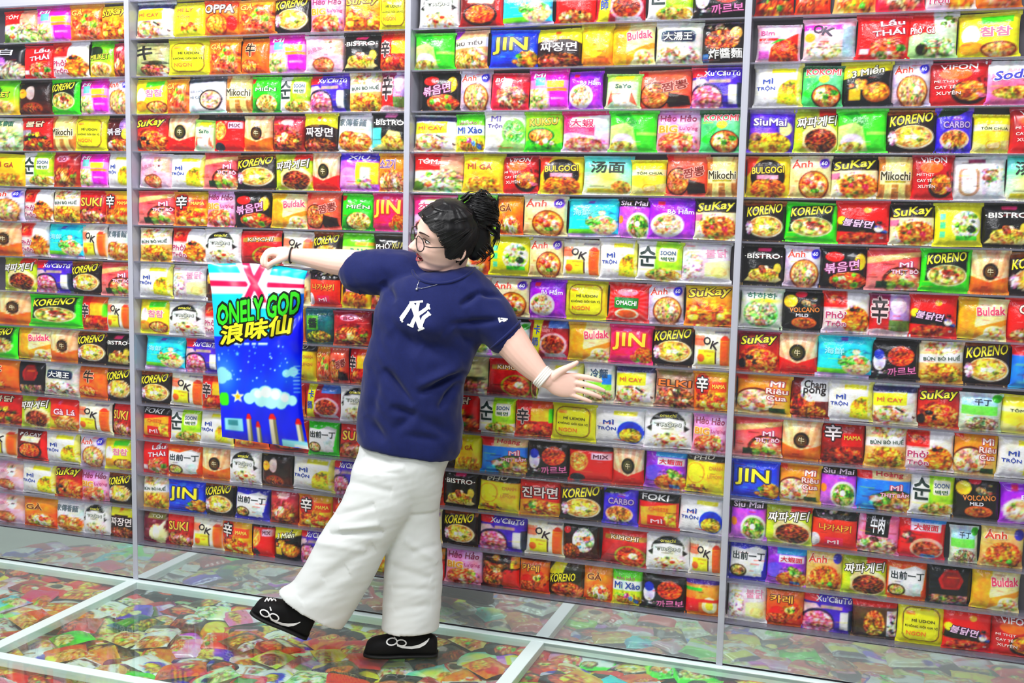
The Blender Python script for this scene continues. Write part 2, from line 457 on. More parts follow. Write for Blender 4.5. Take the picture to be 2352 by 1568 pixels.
for q in range(230):                                           # looping strands of the knot
    a = rnd.uniform(0, 6.28); b = rnd.gauss(.25, .45); rr = rnd.uniform(.98, 1.14)
    pts = []
    for s in range(9):
        t = a + s * .28; tilt = b + .5 * (s - 4) / 4 * (.4 + .3 * math.sin(q))
        c = Vector((math.cos(t) * math.cos(tilt), math.sin(t) * math.cos(tilt), math.sin(tilt))) * rr
        pts.append((KN + EX * c.x * 36 * PXM + EZ * c.z * 42 * PXM + NH * c.y * 38 * PXM, .0016 * (1 - .07 * abs(s - 4))))
    tube(bm, pts, 6)
for (x0, y0, x1, y1, x2, y2) in ((1080, 470, 1098, 446, 1120, 448), (1095, 470, 1110, 440, 1128, 462), (1110, 470, 1135, 462, 1142, 490), (1120, 500, 1146, 520, 1140, 552),
                                 (1116, 520, 1142, 545, 1132, 572), (1085, 560, 1112, 590, 1098, 600), (1100, 540, 1130, 580, 1114, 592), (1060, 462, 1080, 446, 1100, 452)):
    for w in range(11):
        jx, jy, jd = rnd.uniform(-7, 7), rnd.uniform(-7, 7), rnd.uniform(-12, 12)
        px_tube(bm, [(x0 + jx, y0 + jy, jd, 1.6), ((x0 + x1) / 2 + jx, (y0 + y1) / 2 + jy, jd + 5, 1.5), (x1 + jx * .9, y1 + jy * .9, jd + 4, 1.1), (x2 + jx * 1.3, y2 + jy * 1.3, jd, .4)], 6)
px_tube(bm, [(1090, 520, 0, 30), (1098, 555, -4, 28), (1090, 580, -6, 18)], 16)
part('hair_knot', to_mesh('hair_knot', bm), M_hair, hair)
bm = bmesh.new()                                               # combed strands over the cap
for q in range(560):
    th0 = rnd.uniform(.0, 3.1) * rnd.choice((1, 1, 1, -1)); e = hair_edge(th0); off_ = rnd.uniform(0, .0022); wob = rnd.uniform(.4, .75)
    pts = []
    thE = math.copysign(2.6, th0); front = max(0, 1 - abs(th0) / 1.3)
    for s in range(11):
        t = s / 10; th = th0 + (thE - th0) * t; u = e + .002 + (.068 - e) * t + (.018 + .03 * front) * math.sin(math.pi * t); u = min(u, .112)
        pts.append((head_point(u, th, .0150 + off_ + .003 * math.sin(t * 3.1), False) + HU * (.015 * HS * min(1, max(0, (u - e) / (.1148 - e))) ** 3), .0012 * (1 - .3 * t)))
    tube(bm, pts, 5)
part('hair_strands', to_mesh('hair_strands', bm), M_hair, hair)

# glasses: two round rims, bridge, temples, lenses
gl = empty('glasses', HC); gl.parent = person; gl.matrix_parent_inverse = PINV
GINV = Matrix.Translation(HC).inverted()
def gpart(name, b2, m):
    o = link(name, to_mesh(name, b2), m, gl, True); o.matrix_parent_inverse = Matrix.Translation(gl.location).inverted(); return o
for sd in (1, -1):
    ring = [Hd(sd * .0345 + .0255 * math.cos(t), .103 - .010 * abs(math.cos(t) * .5 + sd * 0) - .004 * (sd * math.cos(t)), .000 + .025 * math.sin(t)) for t in [2 * math.pi * i / 32 for i in range(33)]]
    b2 = bmesh.new(); tube(b2, [(p, .0019) for p in ring], 8); gpart('rim', b2, M_frame)
    b2 = bmesh.new(); vs = [b2.verts.new(p) for p in ring[:-1]]; b2.faces.new(vs); gpart('lens', b2, M_lens)
    b2 = bmesh.new(); tube(b2, [(Hd(sd * .060, .094, .004), .0019), (Hd(sd * .076, .080, .006), .0019), (Hd(sd * .084, .02, .006), .0018), (Hd(sd * .083, -.02, .004), .0018)], 8); gpart('temple', b2, M_frame)
b2 = bmesh.new(); tube(b2, [(Hd(-.010, .103, .004), .0017), (Hd(0, .107, .008), .0017), (Hd(.010, .103, .004), .0017)], 8); gpart('bridge', b2, M_frame)

# T-shirt
bm = bmesh.new()
band(bm, dense([(985, 622, 1082, 614, -12, 42), (940, 626, 1100, 622, -10, 56), (903, 638, 1114, 634, -6, 67), (878, 664, 1124, 664, -2, 76), (864, 706, 1124, 706, 2, 84), (856, 748, 1120, 752, 4, 86),
                (848, 790, 1106, 796, 4, 84), (838, 832, 1084, 842, 4, 82), (830, 874, 1066, 886, 4, 83), (826, 916, 1063, 930, 4, 85), (823, 950, 1063, 980, 4, 86), (820, 985, 1062, 1020, 4, 87), (819, 1014, 1050, 1053, 4, 86)], 4), 44, 2.25)
px_tube(bm, [(962, 646, -26, 60), (915, 628, -30, 56), (868, 624, -30, 51), (826, 626, -40, 47)], 28)
px_tube(bm, [(1060, 680, 4, 66), (1105, 712, 14, 60), (1140, 746, 22, 52), (1158, 766, 26, 45)], 28)
me = remeshed('t_shirt', bm, 0.0052, 9, 0.6)
def shirt_w(co):
    x, z, d = loc_px(co)
    px, py = to_px(co)
    f = 0.0
    g = lambda a, b: math.exp(-(a / b) ** 2)
    def crease(x0, y0, x1, y1, w, amp):
        dx, dy = x1 - x0, y1 - y0; L2 = dx * dx + dy * dy
        t = ((px - x0) * dx + (py - y0) * dy) / L2; tc = min(max(t, 0), 1)
        dist = math.hypot(px - x0 - tc * dx, py - y0 - tc * dy)
        return 1.7 * amp * g(dist, w) * math.sin(math.pi * min(max(t * .8 + .1, 0), 1))
    if d > -30:
        f += crease(965, 902, 1065, 858, 9, -.010) + crease(965, 885, 1060, 842, 12, .006)
        f += crease(885, 850, 945, 925, 8, -.008) + crease(900, 935, 950, 955, 10, -.006)
        f += crease(1010, 935, 1055, 880, 8, -.008) + crease(905, 985, 960, 950, 12, -.004) + crease(970, 960, 1040, 1000, 14, -.005)
        f += crease(930, 790, 1090, 815, 26, -.010) + crease(905, 760, 960, 800, 20, -.006) + crease(840, 960, 880, 1010, 12, -.005)
        f += crease(1040, 745, 1150, 735, 8, -.006) + crease(1060, 700, 1100, 672, 7, -.007) + crease(1100, 672, 1150, 680, 7, -.006)
        f += crease(1050, 760, 1100, 800, 16, -.008) + crease(880, 650, 905, 690, 10, -.006) + crease(960, 735, 1010, 765, 24, .007)
        f += crease(870, 860, 850, 960, 12, -.004) + crease(930, 1000, 1010, 1010, 10, -.003)
    f += .0035 * noise.noise(Vector((x * .016, z * .022, d * .016))) + .0022 * noise.noise(Vector((x * .05 + z * .02, z * .03, d * .04)))
    return f * 1.75
displace(me, shirt_w)
shirt = part('t_shirt', me, M_navy, label='navy T-shirt with white chest monogram')
SH_BVH = BVHTree.FromPolygons([v.co.copy() for v in me.vertices], [tuple(p.vertices) for p in me.polygons])
def drape(px, py, off=.0018, bvh=None):
    d = ray(px, py).normalized(); h = (bvh or SH_BVH).ray_cast(CAM, d)
    return (h[0] - d * off) if h[0] is not None else None
def stroke(bm, pts, bvh=None, off=.0018, k=8):
    """flat stroke print: (px,py,width px) draped on a surface"""
    sp = []
    for (a, b) in zip(pts, pts[1:]):
        for s in range(k): t = s / k; sp.append(tuple(x + (y - x) * t for x, y in zip(a, b)))
    sp.append(pts[-1]); L = []
    for i, (x, y, w) in enumerate(sp):
        x0, y0, _ = sp[max(i - 1, 0)]; x1, y1, _ = sp[min(i + 1, len(sp) - 1)]
        dx, dy = x1 - x0, y1 - y0; l = math.hypot(dx, dy) or 1; nx, ny = -dy / l * w / 2, dx / l * w / 2
        row = [drape(x + nx * q, y + ny * q, off, bvh) for q in (-1, -.33, .33, 1)]
        if None in row: L.append(None); continue
        L.append([bm.verts.new(p) for p in row])
    for a, b in zip(L, L[1:]):
        if a and b:
            for q in range(3): bm.faces.new((a[q], a[q + 1], b[q + 1], b[q]))
bm = bmesh.new()
cx = lambda x, y, w: (780 + x / 3.5625, 640 + y / 3.5625, w * 1.22 / 3.5625)
for st in ([(502, 345, 12), (512, 315, 30), (556, 252, 26), (592, 192, 22)], [(586, 192, 20), (606, 230, 34), (632, 310, 34), (660, 400, 28)],
           [(662, 418, 26), (668, 370, 24), (688, 318, 26), (738, 280, 26)], [(644, 190, 22), (634, 240, 24), (628, 300, 26)],
           [(727, 205, 20), (716, 240, 22), (672, 272, 24), (628, 300, 26)], [(630, 298, 26), (604, 345, 26), (586, 388, 26)],
           [(572, 194, 14), (682, 184, 14)], [(554, 372, 12), (604, 394, 14)], [(640, 424, 12), (692, 402, 14)], [(720, 204, 12), (738, 250, 10)], [(494, 312, 10), (516, 356, 12)], [(718, 268, 10), (746, 298, 10)]):
    stroke(bm, [cx(*p) for p in st])
part('chest_monogram', to_mesh('chest_monogram', bm), M_logo, shirt, label='white interlocking letters N and Y')
bm = bmesh.new()
cs = lambda x, y, w: (1060 + x / 4.9, 640 + y / 4.9, w / 4.9)
for st in ([(418, 436, 22), (436, 490, 22)], [(440, 444, 16), (520, 456, 18)], [(440, 470, 14), (505, 470, 14)], [(470, 445, 14), (480, 485, 14)]):
    stroke(bm, [cs(*p) for p in st])
part('sleeve_mark', to_mesh('sleeve_mark', bm), M_logo, shirt, label='small white flag mark on the sleeve')
# collar ribbing
bm = bmesh.new()
cl = []
for (x, y) in ((948, 622), (953, 632), (963, 641), (980, 648), (1003, 651), (1028, 649), (1050, 643), (1069, 634), (1083, 624), (1090, 616)):
    q = drape(x, y, .0005)
    if q: cl.append((q, 3.6 * PXM))
tube(bm, smooth_path(cl, 4), 10)
part('collar', to_mesh('collar', bm), M_navy, shirt)
# turned hems of sleeves and body
bm = bmesh.new()
def hem(c0, c1, half, depth, d, r):
    c = P(*c0, d); ax_ = (P(*c1, d) - c).normalized(); a_ = ax_.cross(NH).normalized(); b_ = a_.cross(ax_)
    tube(bm, [(c + a_ * half * PXM * math.cos(t) + b_ * depth * PXM * math.sin(t), r) for t in [2 * math.pi * i / 40 for i in range(41)]], 8)
hem((829, 627), (800, 626), 45.5, 45, -40, .0050)
part('sleeve_hem', to_mesh('sleeve_hem', bm), M_navy, shirt)
bm = bmesh.new()
hem((1160, 768), (1180, 790), 44, 44, 27, .0050)
part('sleeve_hem', to_mesh('sleeve_hem', bm), M_navy, shirt)
# necklace with a pendant
bm = bmesh.new()
ch = []
for (x, y) in ((964, 642), (960, 652), (957, 661), (968, 662), (982, 659), (998, 655), (1010, 651)):
    q = drape(x, y, .003)
    if q: ch.append((q, .0009))
if len(ch) > 3: tube(bm, ch, 6)
q = drape(957, 664, .004)
bmesh.ops.create_uvsphere(bm, u_segments=10, v_segments=8, radius=.0045, matrix=Matrix.Translation(q))
part('necklace', to_mesh('necklace', bm), M_silver, label='thin necklace with a small pendant')

# trousers
bm = bmesh.new()
band(bm, dense([(832, 1000, 1050, 1010, 4, 72), (822, 1040, 1036, 1046, 4, 78), (808, 1080, 1022, 1080, 6, 78), (812, 1120, 1016, 1120, 6, 70), (850, 1165, 1008, 1165, 2, 52)], 3), 40, 2.3)
band(bm, dense([(812, 1070, 975, 1080, 22, 66), (793, 1130, 962, 1150, 26, 66), (764, 1182, 930, 1204, 28, 62), (735, 1228, 898, 1248, 28, 60), (701, 1292, 868, 1306, 28, 58), (668, 1338, 838, 1364, 26, 56), (648, 1350, 812, 1404, 25, 56), (641, 1356, 789, 1440, 24, 56)], 4), 40, 2.2)
band(bm, dense([(880, 1070, 1020, 1075, -14, 66), (886, 1130, 1014, 1120, -14, 64), (888, 1190, 1009, 1190, -14, 60), (886, 1250, 1013, 1250, -13, 58), (882, 1320, 1017, 1310, -12, 57), (879, 1385, 1013, 1385, -11, 56), (877, 1441, 1008, 1441, -10, 56)], 4), 40, 2.2)
me = remeshed('trousers', bm, 0.0052, 3, 0.5)
def trouser_w(co):
    x, z, d = loc_px(co); px, py = to_px(co)
    f = .0026 * noise.noise(Vector((x * .012, z * .03, d * .015)))
    f += .0012 * noise.noise(Vector((x * .02 + z * .02, z * .085 - x * .03, d * .02)))
    g = lambda a, b: math.exp(-(a / b) ** 2)
    def crease(x0, y0, x1, y1, w, amp):
        dx, dy = x1 - x0, y1 - y0; L2 = dx * dx + dy * dy
        t = ((px - x0) * dx + (py - y0) * dy) / L2; tc = min(max(t, 0), 1)
        dist = math.hypot(px - x0 - tc * dx, py - y0 - tc * dy)
        return amp * g(dist, w) * (1 if 0 <= t <= 1 else .3)
    if d > -10:
        f += crease(770, 1185, 860, 1160, 9, -.006) + crease(755, 1228, 880, 1222, 8, -.010) + crease(780, 1215, 870, 1205, 8, .006)
        f += crease(800, 1105, 900, 1130, 9, -.004) + crease(730, 1245, 840, 1265, 9, .004) + crease(740, 1330, 860, 1255, 12, -.005)
        f += crease(690, 1380, 800, 1310, 14, -.005) + crease(945, 1270, 1005, 1250, 8, -.004) + crease(900, 1300, 990, 1330, 10, -.004)
        f += crease(900, 1350, 1000, 1355, 8, -.003) + crease(905, 1400, 990, 1390, 8, -.003) + crease(930, 1240, 1005, 1290, 9, .004)
        f += crease(835, 1045, 900, 1065, 7, -.004) + crease(860, 1085, 930, 1075, 8, .004)
    return f
displace(me, trouser_w)
part('trousers', me, M_white, label='wide-leg white cotton trousers')

# shoes: loft along the foot, sole, white swoosh ribbon
def shoe(name, toe, heel, d, up, label, marks, hgt=1.0):
    """toe / heel: sole px ends; up: pixel direction of the shoe's top"""
    bmS = bmesh.new(); rings = []; soles = []
    T, Hh = P(*toe, d), P(*heel, d)
    ax = (Hh - T); L = ax.length; ax.normalize()
    U = (P(toe[0] + up[0], toe[1] + up[1], d) - T).normalized(); U = (U - ax * U.dot(ax)).normalized(); W = ax.cross(U)
    prof = [(0.0, .010, .018, .018), (.03, .0, .046, .030), (.10, .0, .060, .041), (.22, .0, .068, .047), (.38, .0, .077, .046), (.52, .0, .085, .040), (.68, .0, .088, .036), (.84, .0, .084, .035), (.94, .0, .076, .032), (.99, .004, .064, .024), (1.0, .012, .05, .012)]
    for (t, b, h, w) in dense(prof, 3):
        c = T + ax * (L * t) + U * ((b + h * hgt) / 2)
        rings.append(ell_ring(c, W * w, U * ((h * hgt - b) / 2), 24, 2.5))
    loft_rings(bmS, rings)
    meS = to_mesh(name, bmS)
    o = part(name, meS, M_black, label=label)
    bs = bmesh.new(); rings = []
    for (t, b, h, w) in dense(prof, 3):
        tt = -0.012 + 1.024 * t
        c = T + ax * (L * tt) + U * (.004)
        rings.append(ell_ring(c, W * (w + .003), U * .0085, 24, 3.2))
    loft_rings(bs, rings)
    part('sole', to_mesh('sole', bs), M_sole, o)
    bv = BVHTree.FromPolygons([v.co.copy() for v in meS.vertices], [tuple(p.vertices) for p in meS.polygons])
    bk = bmesh.new()
    for mk in marks: stroke(bk, mk, bv, .002, 5)
    part('white_ribbon', to_mesh('white_ribbon', bk), M_logo, o)
    return o
def arc(cx_, cy_, rx, ry, a0, a1, w, n=14, rot=0):
    out = []
    for i in range(n + 1):
        t = math.radians(a0 + (a1 - a0) * i / n); x, y = rx * math.cos(t), ry * math.sin(t)
        out.append((cx_ + x * math.cos(rot) - y * math.sin(rot), cy_ + x * math.sin(rot) + y * math.cos(rot), w))
    return out
shoe('shoe', (838, 1501), (1004, 1503), -6, (0, -40), 'black shoe with white loop mark planted flat on the floor',
     [arc(900, 1473, 12, 8, 0, 360, 3.0, rot=-.15), arc(922, 1476, 11, 7, 0, 360, 3.0, rot=.1), [(905, 1462, 2), (909, 1467, 3)], [(912, 1482, 3), (925, 1486, 4.5), (945, 1487, 6), (962, 1484, 7.5), (974, 1478, 7), (982, 1471, 4), (986, 1465, 1.5)]])
HEEL = on_floor(690, 1461); dh = (HEEL - FOOT).dot(NH) / PXM
shoe('shoe', (578, 1403), (706, 1463), 16, (18, -40), 'black shoe with white loop mark, toe lifted off the floor',
     [arc(608, 1408, 11, 7, 0, 360, 3.0, rot=.5), arc(630, 1417, 11, 7, 0, 360, 3.0, rot=.5), [(620, 1393, 2), (623, 1402, 3)], [(622, 1422, 3), (634, 1428, 4.5), (648, 1433, 6), (662, 1435, 7), (674, 1434, 6), (684, 1431, 3), (690, 1428, 1.5)],
      [(608, 1381, 2.5), (614, 1372, 2.5), (616, 1380, 2.5), (622, 1371, 2.5), (624, 1379, 2.5), (630, 1373, 2.5), (634, 1380, 2.5)]], 1.08)
# wrist wear
bm = bmesh.new()
wr = P(669, 586, -60); axw = (P(705, 590.5, -58) - P(655, 584, -60)).normalized(); bx = axw.cross(EZ).normalized(); bz = bx.cross(axw)
tube(bm, [(wr + bx * 17.6 * PXM * math.cos(t) + bz * 17.6 * PXM * math.sin(t), .0032) for t in [2 * math.pi * i / 28 for i in range(29)]], 8)
part('bracelet', to_mesh('bracelet', bm), mat('dark_cord', '1c1010', 0.6), label='dark cord bracelet')
bm = bmesh.new()
wc = P(1247, 866, 46); aw = (P(1258, 873, 47) - P(1226, 846, 42)).normalized(); bx = aw.cross(NH).normalized(); bz = bx.cross(aw)
for off in (-.011, -.0037, .0037, .011):
    tube(bm, [(wc + aw * off + bx * 22.8 * PXM * math.cos(t) + bz * 22.8 * PXM * math.sin(t), .0046) for t in [2 * math.pi * i / 32 for i in range(33)]], 8)
part('watch_strap', to_mesh('watch_strap', bm), M_watch, label='off-white wrist strap')
print('PXM', PXM, 'dh', dh, 'foot', FOOT[:])
# ------------------------------------------------------------------ printed wrappers: art is painted per vertex, lettering is real geometry
class Art:
    def __init__(s, nu, nv, ss=3, seed=1, aspect=1.0):
        s.nu, s.nv, s.ss = nu, nv, ss
        W, H = nu * ss, nv * ss
        u = (np.arange(W) + .5) / W; v = (np.arange(H) + .5) / H
        s.u, s.v = np.meshgrid(u, v); s.c = np.ones((H, W, 3)); s.food = np.zeros((H, W)); s.rs = np.random.RandomState(seed); s.asp = aspect
    def col(s, h): return np.array([int(h[i:i + 2], 16) / 255 for i in (0, 2, 4)])
    def put(s, m, c, a=1.0):
        m = (m * a)[..., None] if m.dtype != bool else (m.astype(float) * a)[..., None]
        s.c = s.c * (1 - m) + (s.col(c) if isinstance(c, str) else c) * m
    def F(s, c): s.c[:] = s.col(c)
    def G(s, c0, c1, ang=90):
        a = math.radians(ang); t = s.u * math.cos(a) + s.v * math.sin(a); t = (t - t.min()) / (t.max() - t.min())
        s.c = s.col(c0) * (1 - t[..., None]) + s.col(c1) * t[..., None]
    def R(s, a, b, c, d, col, al=1.0): s.put((s.u > a) & (s.u < c) & (s.v > b) & (s.v < d), col, al)
    def RR(s, a, b, c, d, r, col):
        x = np.maximum(np.abs(s.u - (a + c) / 2) - (c - a) / 2 + r, 0); y = np.maximum(np.abs(s.v - (b + d) / 2) - (d - b) / 2 + r, 0)
        s.put(x * x + y * y < r * r, col)
    def E(s, cx, cy, rx, ry, col, al=1.0): s.put(((s.u - cx) / rx) ** 2 + ((s.v - cy) / ry) ** 2 < 1, col, al)
    def S(s, cx, cy, rx, ry, col, al=.8): s.put(np.exp(-(((s.u - cx) / rx) ** 2 + ((s.v - cy) / ry) ** 2)), col, al)
    def L(s, pts, col, al=1.0):
        m = np.zeros_like(s.u, bool); n = len(pts)
        for i in range(n):
            x0, y0 = pts[i]; x1, y1 = pts[(i + 1) % n]
            if y0 == y1: continue
            m ^= ((y0 > s.v) != (y1 > s.v)) & (s.u < (x1 - x0) * (s.v - y0) / (y1 - y0) + x0)
        s.put(m, col, al)
    def N(s, cx, cy, rx, ry, c1='e8c060', c2='a8661c', fr=1.0):
        k = s.rs.rand(6) * 6.28
        x, y = (s.u - cx) / rx, (s.v - cy) / ry
        w = np.sin(18 * fr * (y + .35 * np.sin(3.1 * x + k[0])) + 5 * np.sin(4 * x + 2.3 * y + k[1]) + 2 * np.sin(7 * y - 3 * x + k[2]))
        w2 = np.sin(16 * fr * (x - .4 * np.sin(3 * y + k[3])) + 4 * np.sin(5 * y + k[4]))
        sel = np.sin(3 * x + 2.5 * y + k[5]) > 0
        t = (np.where(sel, w, w2) * .5 + .5)[..., None]
        cc = s.col(c1) * t + s.col(c2) * (1 - t)
        s.put((x * x + y * y < 1).astype(float), cc); s.food = np.maximum(s.food, x * x + y * y < 1)
    def T(s, cx, cy, rx, ry, n, cols, sz=.06):
        cs = cols.split(); s.food = np.maximum(s.food, ((s.u - cx) / (rx + sz)) ** 2 + ((s.v - cy) / (ry + sz)) ** 2 < 1)
        for i in range(n):
            a, r = s.rs.rand() * 6.28, math.sqrt(s.rs.rand()); q = sz * (.5 + s.rs.rand())
            x, y = cx + rx * r * math.cos(a), cy + ry * r * math.sin(a); c = cs[s.rs.randint(len(cs))]
            s.E(x, y, q, q * (.5 + .5 * s.rs.rand()), c)
            s.E(x - q * .2, y + q * .25, q * .45, q * .3, 'ffffff', .25)
    def B(s, cx, cy, rx, ry, rim='2a1410', soup='d88a40', no='ecca78', top='c83820 4aa030 f0e0b0 e8803a', n=9):
        s.E(cx, cy, rx, ry, rim); s.E(cx, cy + ry * .03, rx * .92, ry * .9, soup)
        s.N(cx, cy, rx * .84, ry * .8, no, soup); s.T(cx, cy + ry * .1, rx * .6, ry * .5, n, top, rx * .2)
    def ST(s, n, cols, ang=0):
        cs = cols.split(); a = math.radians(ang); t = (s.u * math.cos(a) + s.v * math.sin(a)); i = (np.floor(t * n).astype(int)) % len(cs)
        for k, c in enumerate(cs): s.put(i == k, c)
    def SUN(s, cx, cy, n, c, al=.5): s.put(np.sin(n * np.arctan2(s.v - cy, s.u - cx)) > 0, c, al)
    def W(s, y0, amp, fr, c, up=True, ph=0.0):
        y = y0 + amp * np.sin(fr * s.u * 6.28 + ph); s.put(s.v > y if up else s.v < y, c)
    def OUT(s, a, b, c, d, r, w, col):
        def f(g):
            x = np.maximum(np.abs(s.u - (a + c) / 2) - (c - a) / 2 + r - g, 0); y = np.maximum(np.abs(s.v - (b + d) / 2) - (d - b) / 2 + r - g, 0)
            return x * x + y * y < r * r
        s.put(f(w) & ~f(0), col) if False else None
        x = np.maximum(np.abs(s.u - (a + c) / 2) - (c - a) / 2 + r, 0); y = np.maximum(np.abs(s.v - (b + d) / 2) - (d - b) / 2 + r, 0)
        q = np.sqrt(x * x + y * y); s.put((q < r) & (q > r - w), col)
    def grain(s, amt=.16):
        """busy printed texture: blotches, specks and fine print"""
        H, W = s.u.shape
        F = s.food[..., None]; gm = s.c.mean(2, keepdims=True); s.c = s.c + F * .22 * (gm * np.array([1.12, .98, .78]) - s.c)
        for fr, am in ((5, amt * 1.1), (13, amt * (.7 + 2.2 * F)), (30, amt * (.6 + 3.2 * F))):
            g = s.rs.rand(fr + 2, fr + 2, 3) * .3 + s.rs.rand(fr + 2, fr + 2, 1) * .7
            x, y = s.u * fr, s.v * fr; i, j = x.astype(int), y.astype(int); fx, fy = (x - i)[..., None], (y - j)[..., None]
            n = g[j, i] * (1 - fx) * (1 - fy) + g[j, i + 1] * fx * (1 - fy) + g[j + 1, i] * (1 - fx) * fy + g[j + 1, i + 1] * fx * fy
            s.c = np.clip(s.c * (1 + (n - .5) * am * 1.7) + (n - .5) * am * .55, 0, 1)
        for k in range(5):
            x, y, w = s.rs.rand() * .7, .08 + s.rs.rand() * .84, .1 + .2 * s.rs.rand(); s.R(x, y, x + w, y + .022, ('f8f4ec', '2a2020', 'd83028', 'f4e048')[s.rs.randint(4)], .5)
    def run(s, ops):
        for o in ops: getattr(s, o[0])(*o[1:])
        return s
    def verts(s, satur=1.14, contrast=1.0):
        H, W = s.c.shape[:2]; p = np.pad(s.c, ((s.ss, s.ss), (s.ss, s.ss), (0, 0)), 'edge')
        # average of a box around each grid corner
        I = np.cumsum(np.cumsum(p, 0), 1); I = np.pad(I, ((1, 0), (1, 0), (0, 0)))
        h = s.ss // 2 + 1
        ys = np.arange(s.nv + 1) * s.ss + s.ss; xs = np.arange(s.nu + 1) * s.ss + s.ss
        a = I[np.ix_(ys + h, xs + h)] - I[np.ix_(ys - h, xs + h)] - I[np.ix_(ys + h, xs - h)] + I[np.ix_(ys - h, xs - h)]
        a = a / (4 * h * h)
        g = a.mean(2, keepdims=True); a = np.clip((g + (a - g) * satur - .5) * contrast + .44, .01, .93) if contrast != 1 else np.clip(g + (a - g) * satur, 0, 1)
        return np.where(a <= .04045, a / 12.92, ((a + .055) / 1.055) ** 2.4)

RED, YEL, WHT, BLK, GRN = 'd81e22', 'f8d81a', 'fbf8ee', '16100e', '3aa832'
bowl = lambda cx=.5, cy=.34, rx=.42, ry=.27, *a: ('B', cx, cy, rx, ry, *a)
D = {}
def design(code, desc, short, art, texts=()): D[code] = (desc, short, art, list(texts))
KOR = ('KORENO', .49, .77, .86, .23, 'f6ea1e', '241408', 9, .25)
design('KB', 'black packet with slanted yellow letters over a bowl', 'black-yellow packet', [('F', '30201a'), ('R', 0, .86, 1, 1, '8a5a28'), bowl(.53, .36, .43, .27, 'f2e6cc', 'c89858', 'f0dca0', 'e0a0a0 88b838 f4e84a f6ecd8', 12), ('T', .12, .3, .1, .14, 8, 'e6d0d8 d8c0cc', .05)], [KOR])
design('KG', 'bright green packet with slanted yellow letters over a bowl', 'bright green packet', [('F', '4fd422'), ('L', ((.08, .25), (.12, .88), (.92, .95), (.9, .3)), '1d2a14'), bowl(.52, .38, .4, .25, 'e8efcf', 'b9a468', 'f0dc9c', 'd84830 68b838 ecdcae 90604a', 9), ('W', .1, .05, .7, '56e024', False)], [('KORENO', .5, .78, .78, .21, 'f6f02a', '16240a', 9, .25)])
design('KY', 'olive black packet with yellow letters', 'olive packet', [('F', '3c3a10'), ('L', ((0, .6), (.3, 1), (.6, 1), (.4, .5)), 'c8c818'), ('N', .55, .2, .45, .22, 'e08848', '8a3a18')], [('KORENO', .45, .52, .75, .2, 'f4ec22', '221808', 8, .25)])
SK = lambda c='f6ee1e', o='2a1a0a', y=.78: ('SuKay', .5, y, .86, .26, c, o, 7, .25)
design('SO', 'orange packet with yellow script letters', 'orange script packet', [('G', 'f07818', 'f8c020'), ('N', .5, .25, .5, .3, 'f4b040', 'd85a10'), ('T', .5, .3, .45, .22, 8, 'e84818 f8d860 f0a020', .08), ('R', 0, .92, 1, 1, 'f0b010')], [SK('fbe81e', '5a3008')])
design('SD', 'dark and cream packet with yellow script letters', 'cream-black packet', [('F', 'f3e6bf'), ('R', 0, .66, 1, 1, '2a2018'), ('N', .6, .28, .42, .28, 'f0b850', 'c86a20'), ('T', .55, .3, .42, .25, 12, 'f0d860 e07830 f4ecc0 7ab040 d8485a', .07), ('R', .0, .45, .2, .6, 'd88ab0')], [SK()])
design('SR', 'red-brown packet with yellow script letters', 'red-brown script packet', [('G', 'c04818', '8a2a4a'), ('N', .58, .28, .42, .3, 'f0a850', 'b84a18'), ('T', .5, .3, .42, .25, 10, 'e86a28 f0b040 d03828 201410', .07), ('E', .12, .2, .1, .12, '2a1c28')], [SK()])
design('UD', 'plain yellow packet with black outline and red lettering', 'plain yellow packet', [('F', 'fbe012'), ('OUT', .1, .1, .9, .9, .2, .022, '4a3a10'), ('R', .16, .73, .36, .8, 'f08028')], [('MÌ UDON', .54, .61, .5, .085, '3c3008'), ('KHÔNG GÓI GIA VỊ', .51, .46, .7, .08, '3c3008'), ('NGON', .4, .29, .42, .1, 'f07818', 'fbe012')])
design('MT', 'white packet with blue letters and yellow noodle square', 'white-yellow packet', [('F', 'fdfbee'), ('L', ((.5, .1), (.58, .5), (.75, .62), (1, .6), (1, .06)), 'f2dc20'), ('N', .76, .32, .24, .26, 'f8ec38', 'd8b410'), ('R', .38, .78, .86, .88, 'fbe428'), ('R', .9, 0, 1, 1, 'f4ee90')], [('MÌ', .3, .6, .22, .13, '1c3fa8'), ('TRỘN', .26, .43, .4, .13, '1c3fa8')])
design('MB', 'white packet with blue letters and blue noodle circle', 'white-blue packet', [('F', 'f6f9fd'), ('R', .4, .78, .86, .88, 'fae238'), ('E', .74, .34, .26, .3, '1c50b8'), ('N', .74, .26, .22, .2, 'f4de50', 'a89020')], [('MÌ', .3, .6, .22, .13, '1c3fa8'), ('TRỘN', .26, .43, .4, .13, '1c3fa8')])
design('GT', 'white packet with blue letters and green circle', 'white-green packet', [('F', 'f2f7e4'), ('E', .72, .5, .27, .33, '8ad070'), ('N', .72, .48, .22, .27, 'c0ecb0', '58b050'), ('L', ((.3, 0), (.5, .3), (1, .2), (1, 0)), 'a8dc8a')], [('Mì', .3, .82, .24, .14, '5a4a9a'), ('Trộn', .28, .63, .36, .13, '5a4a9a')])
design('HH', 'pink packet with shrimp picture and dark red script', 'pink shrimp packet', [('G', 'f0a0a8', 'f2b4e0'), ('N', .45, .22, .4, .24, 'f4a078', 'd85a4a'), ('T', .62, .22, .25, .2, 8, 'e86a48 f0e8a0 8ac04a f4b090', .07)], [('Hảo Hảo', .5, .82, .82, .17, '9a2a58'), ('BIG', .28, .55, .42, .17, 'f4a018', 'fbe8a0'), ('Lượng', .74, .56, .4, .11, 'c84a88')])
